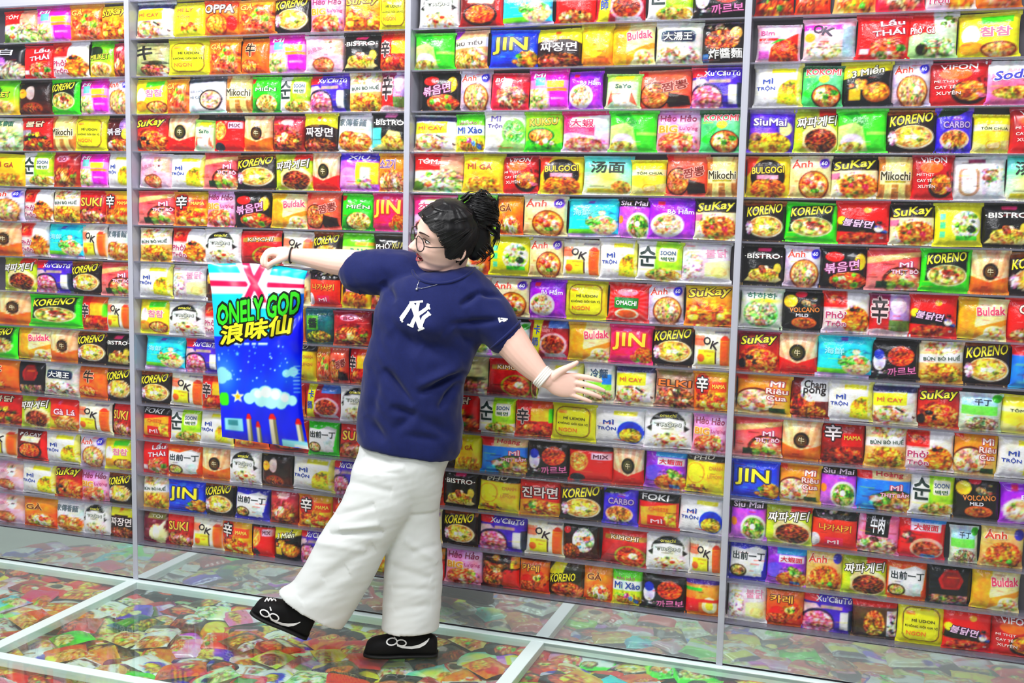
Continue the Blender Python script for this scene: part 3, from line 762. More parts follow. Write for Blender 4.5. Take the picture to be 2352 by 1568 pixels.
design('OK', 'cream packet with black letters, yellow square and orange figure', 'cream-orange packet', [('F', 'f4e9d4'), ('R', .0, .55, .3, .8, 'e89a80'), ('R', .12, .1, .58, .46, 'f8dc50'), ('E', .2, .26, .1, .1, 'e87838'), ('R', .72, .08, .96, .74, 'f0762a'), ('R', .58, .12, .62, .46, '30201c'), ('E', .84, .72, .1, .09, 'c85a38'), ('R', .55, .86, .95, .91, '8a8a90')], [('O', .36, .68, .2, .19, '2c2026', None, 0, 0), ('K', .57, .58, .2, .2, '2c2026', None, -8, .2)])
design('OP', 'orange packet with white bubble letters and noodle cake', 'orange cake packet', [('F', 'f48a1c'), ('R', 0, .8, 1, 1, 'd85a10'), ('E', .42, .32, .34, .3, 'a84818'), ('N', .42, .33, .3, .26, 'f8b458', 'e07820'), ('E', .84, .35, .13, .2, 'c83028')], [('OPPA', .48, .75, .84, .24, 'fffef8', '5a2410')])
design('BI', 'black packet with white spaced letters over pasta', 'black pasta packet', [('F', '14170f'), ('RR', .36, .84, .68, .94, .04, 'd8608a'), ('L', ((.05, .1), (.3, .36), (.55, .48), (.95, .14), (.8, .07)), 'e8d4a0'), ('N', .52, .26, .36, .17, 'f0d478', 'b08830'), ('T', .5, .38, .16, .09, 6, 'c84a30 e0a898 7a3a20', .07), ('E', .84, .42, .09, .13, 'c8c060')], [('·BISTRO·', .5, .72, .9, .12, 'f6f4ea')])
design('BT', 'black and teal packet with white spaced letters over pasta', 'teal pasta packet', [('F', '12161c'), ('R', 0, .05, .3, .6, '7ac8c8'), ('RR', .36, .86, .68, .96, .04, 'd88ab0'), ('L', ((.0, .06), (.3, .2), (.5, .55), (.8, .5), (.95, .06)), 'ecd8a0'), ('N', .6, .25, .3, .2, 'f4e090', 'b89840')], [('·BISTRO·', .52, .73, .88, .12, 'f6f4ea')])
design('JB', 'bright blue packet with tall yellow letters', 'blue-yellow packet', [('F', '2060e0'), ('W', .14, .05, .6, '184cc0', False), ('N', .82, .24, .2, .22, 'f0b850', 'b8701c'), ('T', .7, .2, .16, .12, 6, '58b038 e86a30 f4e0a0', .06), ('E', .42, .86, .1, .05, '6090f0')], [('JIN', .45, .56, .74, .44, 'fbf018', '1c2a70')])
design('JP', 'hot pink packet with tall yellow letters', 'hot-pink packet', [('F', 'e8287a'), ('W', .16, .05, .6, 'f0408c', False), ('N', .82, .24, .2, .22, 'f0b850', 'd8501c'), ('T', .7, .2, .16, .12, 6, '58b038 e86a30 f4e0a0', .06), ('E', .42, .86, .1, .05, 'f490b8')], [('JIN', .47, .57, .78, .46, 'fbd82a', 'd82028')])
design('JN', 'red packet with white outlined Korean letters', 'red Korean packet', [('F', 'c8282a'), ('W', .42, .05, .7, 'e0a030', False), ('N', .55, .22, .42, .2, 'f0b450', 'b0541a'), ('T', .5, .24, .35, .14, 8, '58a038 e84a28 f4e0a0', .06)], [('진라면', .5, .63, .86, .28, 'f4e6e0', '5a0c14')])
design('OM', 'white packet with black arch emblem and noodle heap', 'white arch packet', [('F', 'f1f0ea'), ('E', .5, .6, .37, .32, '1c2018'), ('R', .12, .3, .88, .6, 'f1f0ea'), ('L', ((.14, .42), (.5, .52), (.86, .42), (.84, .7), (.5, .76), (.16, .7)), 'fbfaf6'), ('L', ((.05, .5), (.16, .42), (.17, .6)), '303028'), ('L', ((.95, .5), (.84, .42), (.83, .6)), '303028'), ('N', .52, .2, .4, .2, 'f4eede', 'd8c4a4'), ('T', .55, .16, .3, .12, 8, 'c84a38 e8ddc8 b07048', .05)], [('omachi', .5, .82, .34, .08, 'e8e040'), ('TRỘN', .5, .6, .54, .13, 'd8dcd2', '8a9088')])
design('AN', 'beige packet with red script and round bowl', 'beige bowl packet', [('G', 'e8d0a0', 'f2e4c4'), ('E', .84, .82, .12, .12, '6a50b0'), bowl(.6, .3, .36, .34, '6a3418', 'd89048', 'f0c47c', 'd05838 50a838 f0e0b0 e0a090', 10)], [('Ánh', .32, .82, .5, .2, 'e0381c', 'f8e8c8', 4, .1), ('60', .84, .82, .13, .1, 'f0ecff')])
design('AG', 'grey-lilac packet with red script and round bowl', 'lilac-grey bowl packet', [('G', 'c8bcc8', 'e0dce8'), ('E', .84, .82, .12, .12, '4a48b0'), bowl(.56, .32, .4, .36, '7a4a38', 'd8a068', 'f0d4a4', 'e05838 58b048 f6ecd0 e0a890', 10)], [('Ánh', .32, .82, .48, .19, 'dc3820', 'f4f0f0', 4, .1), ('60', .84, .82, .13, .1, 'f0ecff')])
design('AO', 'orange-tan packet with red script and egg noodle', 'orange-tan bowl packet', [('G', 'e8b880', 'f0c890'), ('E', .86, .82, .12, .12, '5a50a8'), ('N', .55, .3, .44, .34, 'f4a858', 'd86a28'), ('E', .6, .34, .2, .18, 'f8a830'), ('T', .4, .2, .3, .15, 6, '50b038 e85830', .05)], [('Ánh', .32, .8, .5, .2, 'd83818', 'f8dcb8', 4, .1)])
design('PU', 'violet packet with white letters and white bowl', 'violet packet', [('G', 'b868d8', '9428c8'), ('E', .4, .34, .36, .3, 'f4e4ee'), ('E', .4, .34, .3, .25, 'e8d8b8'), ('T', .4, .34, .24, .18, 12, 'c06048 ecd8c8 78b048 d89a80', .07), ('R', .2, .82, .34, .92, 'e84060')], [('Bò Hầm', .68, .68, .56, .15, 'f8f0ff')])
design('PS', 'violet packet with black top band and green-rimmed bowl', 'violet black-top packet', [('G', 'c890e0', 'b058d0'), ('R', 0, .78, 1, 1, '1c1620'), ('E', .66, .3, .36, .34, 'f4ecf0'), ('E', .66, .3, .3, .28, '98c060'), ('T', .66, .28, .24, .2, 12, 'e8e4d0 f4f0e0 c0a080 58a838', .07), ('E', .1, .45, .09, .1, 'f0a048')], [('Siu Mai', .5, .87, .84, .12, 'f4dcec')])
design('SP', 'indigo packet with pink noodles and white strip', 'indigo-pink packet', [('F', '5a3fa8'), ('R', 0, .74, .3, 1, 'd83a50'), ('L', ((0, .05), (0, .68), (.25, .7), (.6, .35), (.62, .05)), 'dcc4d0'), ('E', .3, .25, .34, .34, '403058'), ('N', .3, .22, .31, .31, 'f0a8b8', 'cc6a90'), ('R', .74, .1, .9, .55, 'f4f2f4'), ('R', .9, .0, 1, .6, '38404c'), ('R', .35, .6, .78, .68, 'b8a8a0')], [('XưCâuTú', .6, .83, .7, .13, 'f0eef8')])
design('TQ', 'turquoise packet with seafood bowl', 'turquoise packet', [('F', '30c8e0'), ('R', 0, .08, .55, .2, '7ac838'), ('R', 0, 0, 1, .08, 'b0a8c8'), ('E', .72, .3, .27, .25, 'f0d8b8'), ('T', .7, .42, .26, .2, 16, 'e88060 f4f0dc 3a8838 f0b0a0 5aa850', .07), ('N', .74, .2, .2, .12, 'f8e4c0', 'e0a880'), ('R', .42, .86, .54, .94, '6a48a0')], [('海鮮', .3, .62, .36, .16, '98ecf4')])
design('SN', 'white and green packet with black Korean brush letter', 'white-green brush packet', [('F', 'f2f6ec'), ('L', ((.42, .3), (.42, 1), (1, 1), (1, .3)), 'a6d838'), ('RR', .5, .5, .9, .84, .06, 'eef6dc'), ('N', .6, .16, .4, .16, 'f0dc90', 'b8903c'), ('T', .6, .2, .3, .1, 6, '58a838 d8a868', .05)], [('순', .24, .62, .4, .5, '16302c'), ('SOON', .7, .72, .34, .1, '3a5a8a'), ('백면', .7, .57, .3, .1, '2c6a48')])
design('BU', 'orange and cream packet with pink letters', 'orange-cream packet', [('G', 'f8b838', 'f4b040', 20), ('L', ((.34, 0), (.42, 1), (1, 1), (1, 0)), 'f6dcb0'), ('L', ((.34, 0), (.4, .3), (1, .52), (1, .4), (.6, .18)), 'f0a030'), ('E', .78, .2, .22, .16, 'f8e8c0'), ('T', .78, .16, .16, .1, 6, 'e0803a f4d890', .05), ('E', .2, .25, .2, .16, 'e8b020')], [('Buldak', .68, .7, .56, .2, 'e83a68', 'fbe0c8', 6)])
design('SY', 'black packet with pink brush letters and spicy noodles', 'black-pink packet', [('F', '1c1016'), ('N', .6, .2, .4, .2, 'f0a050', 'b83818'), ('T', .55, .22, .4, .18, 10, 'e83a28 68c038 f0d860 f8e8c8', .08), ('E', .3, .75, .2, .12, 'c03828'), ('E', .84, .65, .12, .2, 'd8d048')], [('볶음면', .46, .52, .74, .24, 'f8a8d8', '6a1048', 10, .15)])
design('SW', 'black packet with red noodles and pink lower letters', 'black red-noodle packet', [('F', '17141c'), ('N', .64, .58, .28, .24, 'f07838', 'b82c14'), ('E', .18, .45, .14, .22, 'dcdce8'), ('E', .17, .62, .11, .12, '2c48a0'), ('T', .22, .16, .2, .1, 7, 'c0c4d0 383c48', .06)], [('까르보', .66, .22, .6, .2, 'f078b8', '4a0c38', 6, .1)])
design('SYR', 'crimson packet with white letters over noodle bowl', 'crimson bowl packet', [('G', 'c02028', 'e02838'), ('L', ((0, .3), (.05, .62), (.75, .5), (.9, .25)), '1c0e14'), ('N', .42, .14, .36, .14, 'f08848', 'a82810'), ('T', .8, .3, .14, .2, 7, 'f0f0f4 2848a8 16121c e83a28', .06), ('E', .6, .78, .08, .07, 'e0a030'), ('E', .1, .55, .09, .1, 'e0d048')], [('불닭면', .42, .48, .58, .17, 'f4c8ec', '3a1040', -8, .2)])
design('RB', 'red-brown packet with dark bowl of noodles', 'red-brown packet', [('G', '8a2a18', 'c83a28'), ('R', .0, .45, .4, .62, 'b09ab0'), ('L', ((0, .3), (.4, .5), (.9, .36), (.7, .24)), '28180e'), ('N', .55, .18, .42, .2, 'd8803a', '7a2410'), ('T', .5, .3, .4, .2, 8, 'e8c838 e85828 4a8a30', .06)], [('불닭', .5, .8, .6, .18, 'f0d8b0', '5a1010')])
design('SHY', 'orange-yellow packet with black brush emblem', 'amber brush packet', [('G', 'e0701c', 'f8b422', 30), ('E', .27, .66, .24, .28, 'a83818'), ('R', .52, .5, .96, .76, 'e85820'), ('N', .55, .22, .46, .22, 'f4bc50', 'd0601c'), ('T', .5, .24, .42, .18, 8, 'f09028 e04820 f8d868', .09)], [('辛', .27, .68, .34, .38, 'f4ece4', '141010'), ('MAMA', .74, .64, .36, .1, 'f8e04a')])
design('SHR', 'red packet with brush emblem and green-yellow noodles', 'red brush packet', [('F', 'b8301c'), ('R', .45, .78, 1, 1, 'f07020'), ('R', .44, .44, 1, .78, 'd8b428'), ('R', .9, .4, 1, .78, '68c828'), ('N', .5, .18, .5, .2, 'e07840', '942010'), ('T', .5, .2, .4, .14, 8, 'e84a28 c02818 f0a050', .08)], [('辛', .22, .56, .32, .4, '201c24', 'd8b8b0')])
design('SHD', 'dark red packet with white brush emblem', 'dark-red brush packet', [('G', '6a1414', 'a01c24'), ('R', .48, .42, .95, .72, 'b82c1c'), ('N', .5, .2, .45, .2, 'b8502c', '5a1208'), ('T', .5, .2, .4, .14, 8, 'c84a28 8a2010', .07)], [('辛', .28, .72, .38, .36, 'f0e4e4', '281014'), ('MAMA', .72, .62, .38, .1, 'e8c83a')])
design('SHP', 'red and purple packet with big black brush emblem', 'red-purple brush packet', [('G', 'c82028', '8a2a68'), ('R', .5, .1, 1, 1, 'b8a0c8'), ('E', .72, .7, .2, .2, 'e0ccd8'), ('R', .5, .1, 1, .36, '6a7a4a'), ('W', .12, .03, 1, 'e8d0d0', False)], [('辛', .26, .6, .42, .62, '1c1014', 'e8c0c0')])
design('SHB', 'dark packet with round white picture', 'dark round-picture packet', [('G', '5a2a1c', '241a20'), ('E', .6, .55, .3, .32, 'd0d8dc'), ('T', .6, .55, .22, .24, 10, '6a98b0 d07850 8aa878 f0e8dc', .08), ('E', .15, .8, .1, .08, 'd83848'), ('N', .25, .25, .25, .2, 'd0703a', '7a2814')], [])
design('PT', 'red and white packet with red script and orange noodles', 'red-white noodle packet', [('F', 'f3dcd8'), ('R', 0, .6, .5, 1, 'd8342a'), ('T', .25, .82, .2, .1, 5, 'e8602a f0b8a0', .06), ('L', ((.5, .6), (.52, 1), (1, 1), (1, .6)), 'eef0ea'), ('N', .7, .3, .3, .32, 'f2aa4a', 'd46a1c'), ('T', .68, .55, .12, .06, 4, '2c3820 4a5a28', .05), ('R', 0, 0, 1, .05, 'e8c8d0')], [('Phở', .27, .42, .44, .17, 'c03a68', 'f8e8ec'), ('Trộn', .27, .2, .44, .16, 'c03a68', 'f8e8ec')])
design('PW', 'red, white and green packet with white script', 'red-white-green packet', [('G', '9cc088', 'f0f2e8'), ('L', ((0, .5), (0, 1), (.5, 1), (.55, .6)), 'd03034'), ('N', .62, .24, .4, .2, 'd0dcb8', '78a868'), ('E', .3, .2, .13, .12, '3a4020'), ('T', .75, .82, .2, .1, 6, '5a8038 b04a30 e8e0c0', .06)], [('Phở Gà', .3, .62, .5, .16, 'fbf6f4', 'b82434')])
design('BH', 'white banner packet with heap of yellow noodles', 'white banner packet', [('G', 'd8a050', 'e8d4c0'), ('T', .55, .85, .35, .1, 8, 'c86838 f0c8a0 78a048 e8a0b0', .07), ('L', ((0, .48), (.02, .68), (1, .76), (1, .52)), 'f6f6ee'), ('N', .52, .24, .46, .24, 'ecca60', 'b07a24'), ('T', .55, .3, .4, .1, 5, '7aa838 d07040', .06)], [('BÚN BÒ HUẾ', .52, .62, .82, .13, '46604c', None, 3)])
design('TB', 'salmon pink packet with pink outlined letters and bowl', 'salmon packet', [('G', 'e89090', 'e06a6a'), ('L', ((0, .62), (0, .78), (1, .92), (1, .8)), 'd8c08c'), ('E', .72, .22, .42, .36, '5a3028'), ('N', .74, .2, .38, .32, 'f0a890', 'd0786a'), ('T', .66, .26, .3, .18, 9, 'f0c060 e86a48 8ab048 f4d8c8', .07), ('R', .2, .05, .4, .22, '2c4a3a')], [('MÌ', .74, .62, .24, .14, 'fbe0ea', 'c84a78'), ('THỊT BÒ', .72, .44, .5, .14, 'fbe0ea', 'c84a78')])
design('TBB', 'blue packet with red top and pink outlined letters', 'blue pink-letter packet', [('F', '2a88d8'), ('R', 0, .74, 1, 1, 'ecc8a0'), ('R', 0, .76, .28, 1, 'd8304a'), ('E', .72, .2, .4, .34, '3a4828'), ('N', .74, .18, .36, .3, 'ecb878', 'b07438'), ('T', .6, .26, .3, .16, 9, 'f0c060 e85848 68b048 f4d8c8', .07)], [('Hoàng', .6, .87, .5, .13, 'd83040'), ('MÌ', .74, .6, .22, .14, 'f8d0dc', 'c03868'), ('THỊT BẰM', .72, .42, .54, .15, 'f8d0dc', 'c03868')])
design('JJ', 'olive packet with white slanted Korean letters and brown noodles', 'olive brown-noodle packet', [('F', 'a8b848'), ('R', .55, .82, 1, 1, 'c83828'), ('E', .58, .32, .42, .34, 'e8dcb0'), ('N', .6, .28, .36, .26, 'c87a48', '5a2010'), ('E', .1, .3, .1, .24, 'b8c838')], [('짜파게티', .5, .7, .88, .24, 'fbf8ee', '3a2c14', 6, .2)])
design('OR', 'cream and orange packet with dark round seal', 'cream-orange seal packet', [('F', 'f0d2ae'), ('SUN', .5, -.6, 40, 'd8ac84', .6), ('L', ((0, 0), (0, .4), (.5, .26), (1, .4), (1, 0)), 'ec7a20'), ('E', .52, .5, .2, .19, '3a2c1c'), ('E', .52, .5, .14, .13, '6a5438')], [('牛', .52, .5, .16, .15, 'e8d8a8')])
design('RD', 'cream and red packet with dark round seal', 'cream-red seal packet', [('F', 'eccdb0'), ('SUN', .5, -.6, 40, 'd4a488', .6), ('L', ((0, 0), (0, .42), (.5, .26), (1, .42), (1, 0)), 'e0301e'), ('E', .5, .52, .21, .2, '2e2c1c'), ('E', .5, .52, .15, .14, '5c5438')], [('牛', .5, .52, .16, .15, 'e8d8a8')])
design('DT', 'pale grey packet with white Chinese letters on navy plate', 'pale-grey plate packet', [('F', 'dcdcc8'), ('RR', .12, .52, .86, .8, .08, '2c4450'), ('G', 'b8bcae', 'e6e6d4'), ('RR', .12, .53, .86, .8, .08, '24405a'), ('N', .52, .22, .46, .22, 'e8e0cc', 'a8a08c'), ('T', .5, .24, .36, .14, 8, 'b08a70 f0ece0 8aa088', .08)], [('大湯王', .49, .665, .62, .19, 'fbfcfa', '10202c')])
CQ = lambda c2, n, s: ('white packet with black Chinese letters and %s edges' % n, s, [('F', c2), ('L', ((.04, .14), (.06, .8), (.4, .76), (.7, .86), (.96, .78), (.9, .3), (.7, .1)), 'f3f7f6'), ('E', .26, .24, .22, .16, '4a3a24'), ('N', .26, .25, .18, .12, 'e0d49c', 'a89858'), ('R', .56, .12, .86, .46, 'dfeae8')], [('出前一丁', .52, .62, .82, .19, '182a30')])
for k_, c_, n_ in (('CQO', 'ec6a24', 'orange'), ('CQP', '3a30a0', 'purple'), ('CQG', '38c830', 'green')):
    d_, s_, a_, t_ = CQ(c_, n_, 'white %s-edged packet' % n_); design(k_, d_, s_, a_, t_)
design('KK', 'mint green packet with red letters and noodle bowl', 'mint bowl packet', [('G', '58b878', '9adcb0', 60), ('R', 0, .84, 1, 1, '3a6a48'), ('L', ((0, .3), (.5, .7), (.2, .2)), '4ac85a'), ('E', .55, .66, .13, .09, 'f0c838'), bowl(.62, .26, .36, .27, '3a2818', 'c87840', 'f0bc80', 'e06838 58a838 f0e0b0', 9)], [('KOKOMI', .52, .83, .84, .15, 'f0484c', 'f8e0dc')])
design('3M', 'black packet with yellow diagonal top and fried noodles', 'black yellow-top packet', [('F', '26262c'), ('L', ((0, .62), (0, 1), (1, 1), (1, .8)), 'f0dc28'), ('E', .7, .32, .28, .22, 'a86820'), ('N', .7, .33, .25, .18, 'f4c048', 'c87a18'), ('R', .14, .15, .38, .4, 'd8b038'), ('T', .3, .5, .16, .1, 6, 'f0a850 e86830 f0d890', .06)], [('3 Miền', .52, .79, .66, .2, 'f4f4c8', '2a2c14', 10, .2)])
design('VI', 'maroon packet with white letters and noodle claypot', 'maroon packet', [('G', 'c03a3c', '9a2840'), ('E', .45, .72, .28, .14, 'ec8038'), ('E', .68, .3, .3, .26, '38201c'), ('N', .7, .34, .26, .22, 'f0a848', 'c06a20'), ('T', .9, .4, .08, .2, 4, 'f0b0b8', .06)], [('VIFON', .5, .88, .62, .13, 'fdf4f0'), ('MÌ THỊT', .3, .55, .42, .08, 'f8e0d8'), ('CAY TÊ', .28, .43, .36, .08, 'f8e0d8'), ('XUYÊN', .34, .3, .42, .09, 'f8e0d8')])
design('MK', 'tan striped packet with brown letters', 'tan striped packet', [('F', 'efd79c'), ('ST', 5, 'b8895a efd79c'), ('L', ((.28, .5), (.3, 1), (.75, 1), (.75, .5)), 'f6e0a8'), ('R', .05, .34, .95, .64, 'efe3b4'), ('E', .9, .7, .12, .3, 'e8c890'), ('R', .2, .38, .8, .43, 'b0a048')], [('Mikochi', .5, .54, .86, .2, '3a3410', 'f6ecc8')])
design('SS', 'slim pale green packet with small dark letters', 'slim pale-green packet', [('G', 'c8f0b8', 'a8e070'), ('R', .05, .08, .95, .74, 'd6f6c8'), ('R', .28, .82, .8, .94, 'e8d838'), ('L', ((.08, .1), (.2, .5), (.26, .2)), 'd8685a'), ('L', ((.94, .1), (.8, .5), (.74, .2)), 'd8685a'), ('S', .5, .3, .25, .25, 'ffffff', .7)], [('SaYo', .55, .62, .46, .11, '2c5a50')])
design('PK', 'magenta packet with coloured blocks', 'magenta block packet', [('F', 'f0a8d8'), ('R', 0, .74, 1, 1, 'ec38b0'), ('R', .18, .6, .45, .82, '8ac8c8'), ('R', .5, .56, .92, .72, 'f0dc40'), ('R', .0, .06, .5, .52, 'f0e2b0'), ('T', .25, .28, .22, .2, 12, '98c868 f4ecd0 e8a8a0', .06), ('R', .56, .08, .98, .46, 'd028c8'), ('R', .5, .46, .98, .54, 'f49848'), ('R', .6, .24, .94, .32, 'f0a0f0')], [('Mì', .3, .86, .3, .12, 'fbe8f8')])
design('MX', 'green, white and yellow packet with blue serif letters', 'green blue-letter packet', [('G', 'f0e048', '5ac848'), ('R', 0, .42, 1, .68, 'd8f0e0'), ('N', .55, .16, .42, .16, 'e8c048', 'b08030'), ('T', .5, .2, .4, .12, 8, 'c85aa0 4870c8 68b038 f0d860', .06)], [('Mì Xào', .52, .55, .84, .17, '2448a8'), ('HẢO HẢO', .46, .74, .6, .09, 'b03a78')])
design('DS', 'pink packet with white banner and red Chinese letters', 'pink banner packet', [('G', 'e890a8', 'e0387a'), ('L', ((.2, .62), (.2, .86), (1, .95), (1, .7)), 'f6ecf0'), ('N', .5, .2, .46, .2, 'f0b0a0', 'd07878'), ('R', .7, .2, 1, .7, 'cfdcf0'), ('W', .44, .04, 1.2, 'f4c8dc', False), ('N', .45, .18, .4, .18, 'f0b09a', 'd07a78')], [('大蝦', .42, .72, .5, .2, 'd02058', 'fbe8f0')])
design('DSP', 'purple packet with blue top and red Chinese letters', 'purple blue-top packet', [('G', 'b068c8', '9048c0'), ('R', .25, .82, 1, 1, '58a8e0'), ('R', .3, .62, .95, .8, 'f0e0ec'), ('E', .22, .4, .22, .2, '8a70d8'), ('N', .65, .18, .4, .22, 'f0a050', 'c06a28'), ('T', .65, .34, .26, .14, 8, 'f4e4b0 e87848 7ab048', .07), ('R', .6, .04, .85, .14, '4898d8')], [('大蝦面', .62, .71, .56, .13, 'e02848')])
design('DSR', 'crimson packet with blue top and bowl of dumplings', 'crimson blue-top packet', [('F', 'c81c3c'), ('R', .25, .85, 1, 1, '4a90d8'), ('R', .25, .66, .9, .85, 'f0dce4'), ('E', .62, .26, .36, .26, 'ecc0b0'), ('N', .62, .24, .3, .2, 'e08058', 'a84030'), ('T', .16, .5, .16, .1, 6, '58484e 8a7078 f0c8c0', .06), ('R', .5, .02, .8, .12, '58a0e0')], [('大蝦面', .58, .76, .52, .14, 'd81838')])
design('CP', 'dark red packet with black letters on white plate', 'dark-red white-plate packet', [('F', '6e1c1c'), ('T', .3, .3, .3, .25, 14, '8a2c1c a04028 c87038', .1), ('L', ((.3, .5), (.28, .85), (.42, 1), (1, .95), (1, .42), (.5, .4)), 'f4f4f0'), ('N', .6, .16, .35, .15, 'e0a048', '8a3a18'), ('R', .08, .3, .36, .46, 'a81c24')], [('Cham', .65, .82, .56, .18, '201818'), ('pong', .65, .64, .58, .18, '201818')])
design('PX', 'black packet with white angled letters', 'black white-letter packet', [('F', '17120f'), ('N', .55, .2, .42, .2, 'd8a060', '7a4420'), ('R', 0, .88, 1, 1, '4a4a38')], [('PHỞ', .34, .68, .48, .2, 'f6f4ec', None, 5), ('XƯA', .76, .7, .34, .17, 'c8c060', None, 5)])
design('RC', 'orange packet with white bowl and cream letters', 'orange cream-bowl packet', [('G', 'f0c890', 'f08a30'), ('R', 0, .86, .2, 1, 'e05030'), ('E', .36, .36, .38, .32, '6a3a20'), ('E', .36, .34, .36, .29, 'f2dcc0'), ('T', .36, .34, .28, .2, 14, 'f0b098 f8ecdc e87848 78b058 ecc8b8', .09), ('R', .62, .06, .92, .2, '3a5a34'), ('R', .92, 0, 1, 1, 'e8b848')], [('Mì', .76, .8, .26, .14, 'fbe8e0', 'c84a48'), ('Riêu', .76, .62, .4, .14, 'fbe8e0', 'c84a48'), ('Cua', .76, .45, .36, .13, 'fbe8e0', 'c84a48')])
design('LT', 'red hotpot packet with white slanted letters', 'red hotpot packet', [('G', 'd02434', 'f03048'), ('N', .6, .24, .36, .24, 'f4a890', 'b84030'), ('T', .6, .24, .3, .18, 10, 'f0c8a8 e85838 68a840 f8e8e0', .08), ('R', .06, .12, .24, .24, 'f4d8d8')], [('Lẩu', .66, .84, .46, .16, 'fdf0f4', 'b81838', 8), ('THÁI', .6, .62, .62, .16, 'fdf0f4', 'b81838', 8)])
design('WB', 'white packet with round dark-rimmed bowl', 'white bowl packet', [('F', 'e6ebf2'), ('R', 0, .86, 1, 1, '5a6068'), ('E', .66, .36, .3, .28, '241a18'), ('E', .66, .36, .26, .24, 'f0ccb8'), ('N', .66, .36, .23, .21, 'f6dcc8', 'd8a898'), ('R', 0, 0, 1, .07, 'a8d8b8')], [('CÁ HỒI', .3, .62, .36, .09, '8a98a8'), ('MÌ CÁ', .26, .45, .3, .09, '8a98a8')])
design('PN', 'pale pink packet with orange noodle nest', 'pale-pink nest packet', [('F', 'f2ccd8'), ('L', ((.45, .9), (.98, .9), (.98, .45), (.7, .5)), 'e8b8a8'), ('E', .5, .2, .27, .2, 'a05848'), ('N', .5, .21, .24, .17, 'f4b088', 'd87a50'), ('E', .68, .62, .13, .14, 'fbf4f4'), ('T', .65, .7, .12, .1, 4, '584048 f0e0e0', .04)], [('까르보', .28, .6, .42, .12, 'e890b0', None, 20)])
design('PN2', 'pale pink and white packet with pink Korean letters', 'pink-white packet', [('F', 'f6e2e8'), ('R', .42, .1, 1, .96, 'f4d8e0'), ('L', ((.5, .15), (.5, .48), (1, .56), (1, .1)), 'ecebc0'), ('E', .78, .26, .17, .13, 'f0d0a0'), ('T', .22, .4, .16, .3, 6, 'f6f4f6 d0b0b8 e8dce0', .07)], [('불닭', .72, .72, .44, .2, 'e890b0', 'fbecf2', 4)])
design('PB', 'purple packet with white letters and yellow noodles', 'purple-yellow packet', [('F', '6a48b8'), ('R', 0, .9, 1, 1, '9890b8'), ('N', .45, .2, .48, .26, 'f2dc38', 'b8981c'), ('E', .8, .55, .14, .16, 'e8ecc0'), ('R', .0, .45, .6, .56, '8858c8'), ('E', .15, .36, .14, .1, 'a87868')], [('SiuMai', .45, .7, .72, .17, 'f4f0fa', '4a2898')])
design('BV', 'violet blue packet with noodle bowl and green top', 'violet-blue bowl packet', [('G', '5040c0', '7058c8'), ('L', ((0, .8), (.2, 1), (.9, 1), (.6, .84)), '1c4028'), ('E', .5, .3, .4, .22, 'e8c0b0'), ('N', .5, .32, .34, .18, 'e8a858', 'b06a28'), ('T', .45, .12, .3, .06, 5, 'f4f4f4 38488a d07878', .05)], [('CARBO', .55, .63, .74, .15, 'b8a0d8', '483090')])
design('TC', 'pale yellow packet with small dark letters', 'pale-yellow packet', [('G', 'f4e884', 'f4c838'), ('R', .0, .55, 1, .72, 'f6ecb0'), ('L', ((0, .3), (.3, .2), (1, .34), (1, .1), (0, .05)), 'ecd0a0'), ('OUT', .35, .1, .75, .3, .1, .02, 'c8a830')], [('TÔM CHUA', .55, .62, .74, .085, '4a5a30')])
design('TM', 'mint packet with black Chinese brush letters', 'mint brush packet', [('G', 'e8f4c8', '78e0d0'), ('S', .5, .45, .3, .2, 'f0f060', .7), ('R', .1, .06, .9, .15, 'd8d048'), ('N', .78, .2, .2, .16, 'f0c070', 'c88a40')], [('汤面', .5, .7, .7, .3, '16281c')])
design('WU', 'white packet with brown U-shaped outline', 'white U-outline packet', [('F', 'eeecee'), ('R', .3, .84, .62, .93, '9a5a78'), ('OUT', .12, .1, .52, .78, .18, .06, 'b89a80'), ('E', .32, .45, .11, .18, 'fbfbf8'), ('R', .18, .7, .46, .8, 'eeecee'), ('T', .78, .55, .16, .18, 8, 'a86a5a 8ab878 d8c8c0', .08)], [])
design('YB', 'white packet with yellow banner and chopsticks over noodles', 'yellow banner packet', [('G', 'e8d8c0', 'e4e4ee'), ('R', .0, .8, 1, .95, '4a4868'), ('L', ((.02, .46), (.02, .76), (.78, .8), (.78, .5)), 'f6e428'), ('N', .35, .2, .34, .2, 'f0c0a0', 'b87050'), ('T', .4, .26, .35, .14, 9, 'e08878 8ac850 f4e8d8 f0c8b8', .08), ('L', ((.5, .42), (.55, .45), (.98, .2), (.95, .17)), '3a2c28'), ('RR', .64, .08, .9, .32, .05, 'f4ecf0')], [('MÌ CAY', .4, .63, .58, .12, 'e86a30')])
design('YT', 'yellow packet with faint red letters', 'yellow faint-letter packet', [('F', 'f6d22c'), ('R', .12, .12, .88, .86, 'f8dc58'), ('T', .55, .25, .3, .1, 5, 'e08a38 d86a48', .06)], [('MÌ LY', .45, .76, .5, .12, 'd8783a'), ('TÔM', .4, .56, .4, .1, 'e09a48')])
design('YD', 'yellow-topped dark packet with white outlined letters', 'yellow-dark packet', [('F', '3c2418'), ('L', ((0, .62), (0, 1), (1, 1), (1, .6), (.75, .7), (.3, .7)), 'f4dc1c'), ('N', .5, .17, .48, .18, 'b07038', '4a1c10'), ('T', .3, .2, .2, .12, 6, 'c84848 e8c0b8', .06), ('R', .45, .82, .55, .92, 'e8783a')], [('짜장면', .52, .5, .82, .24, 'e8dcd8', '2a1824')])
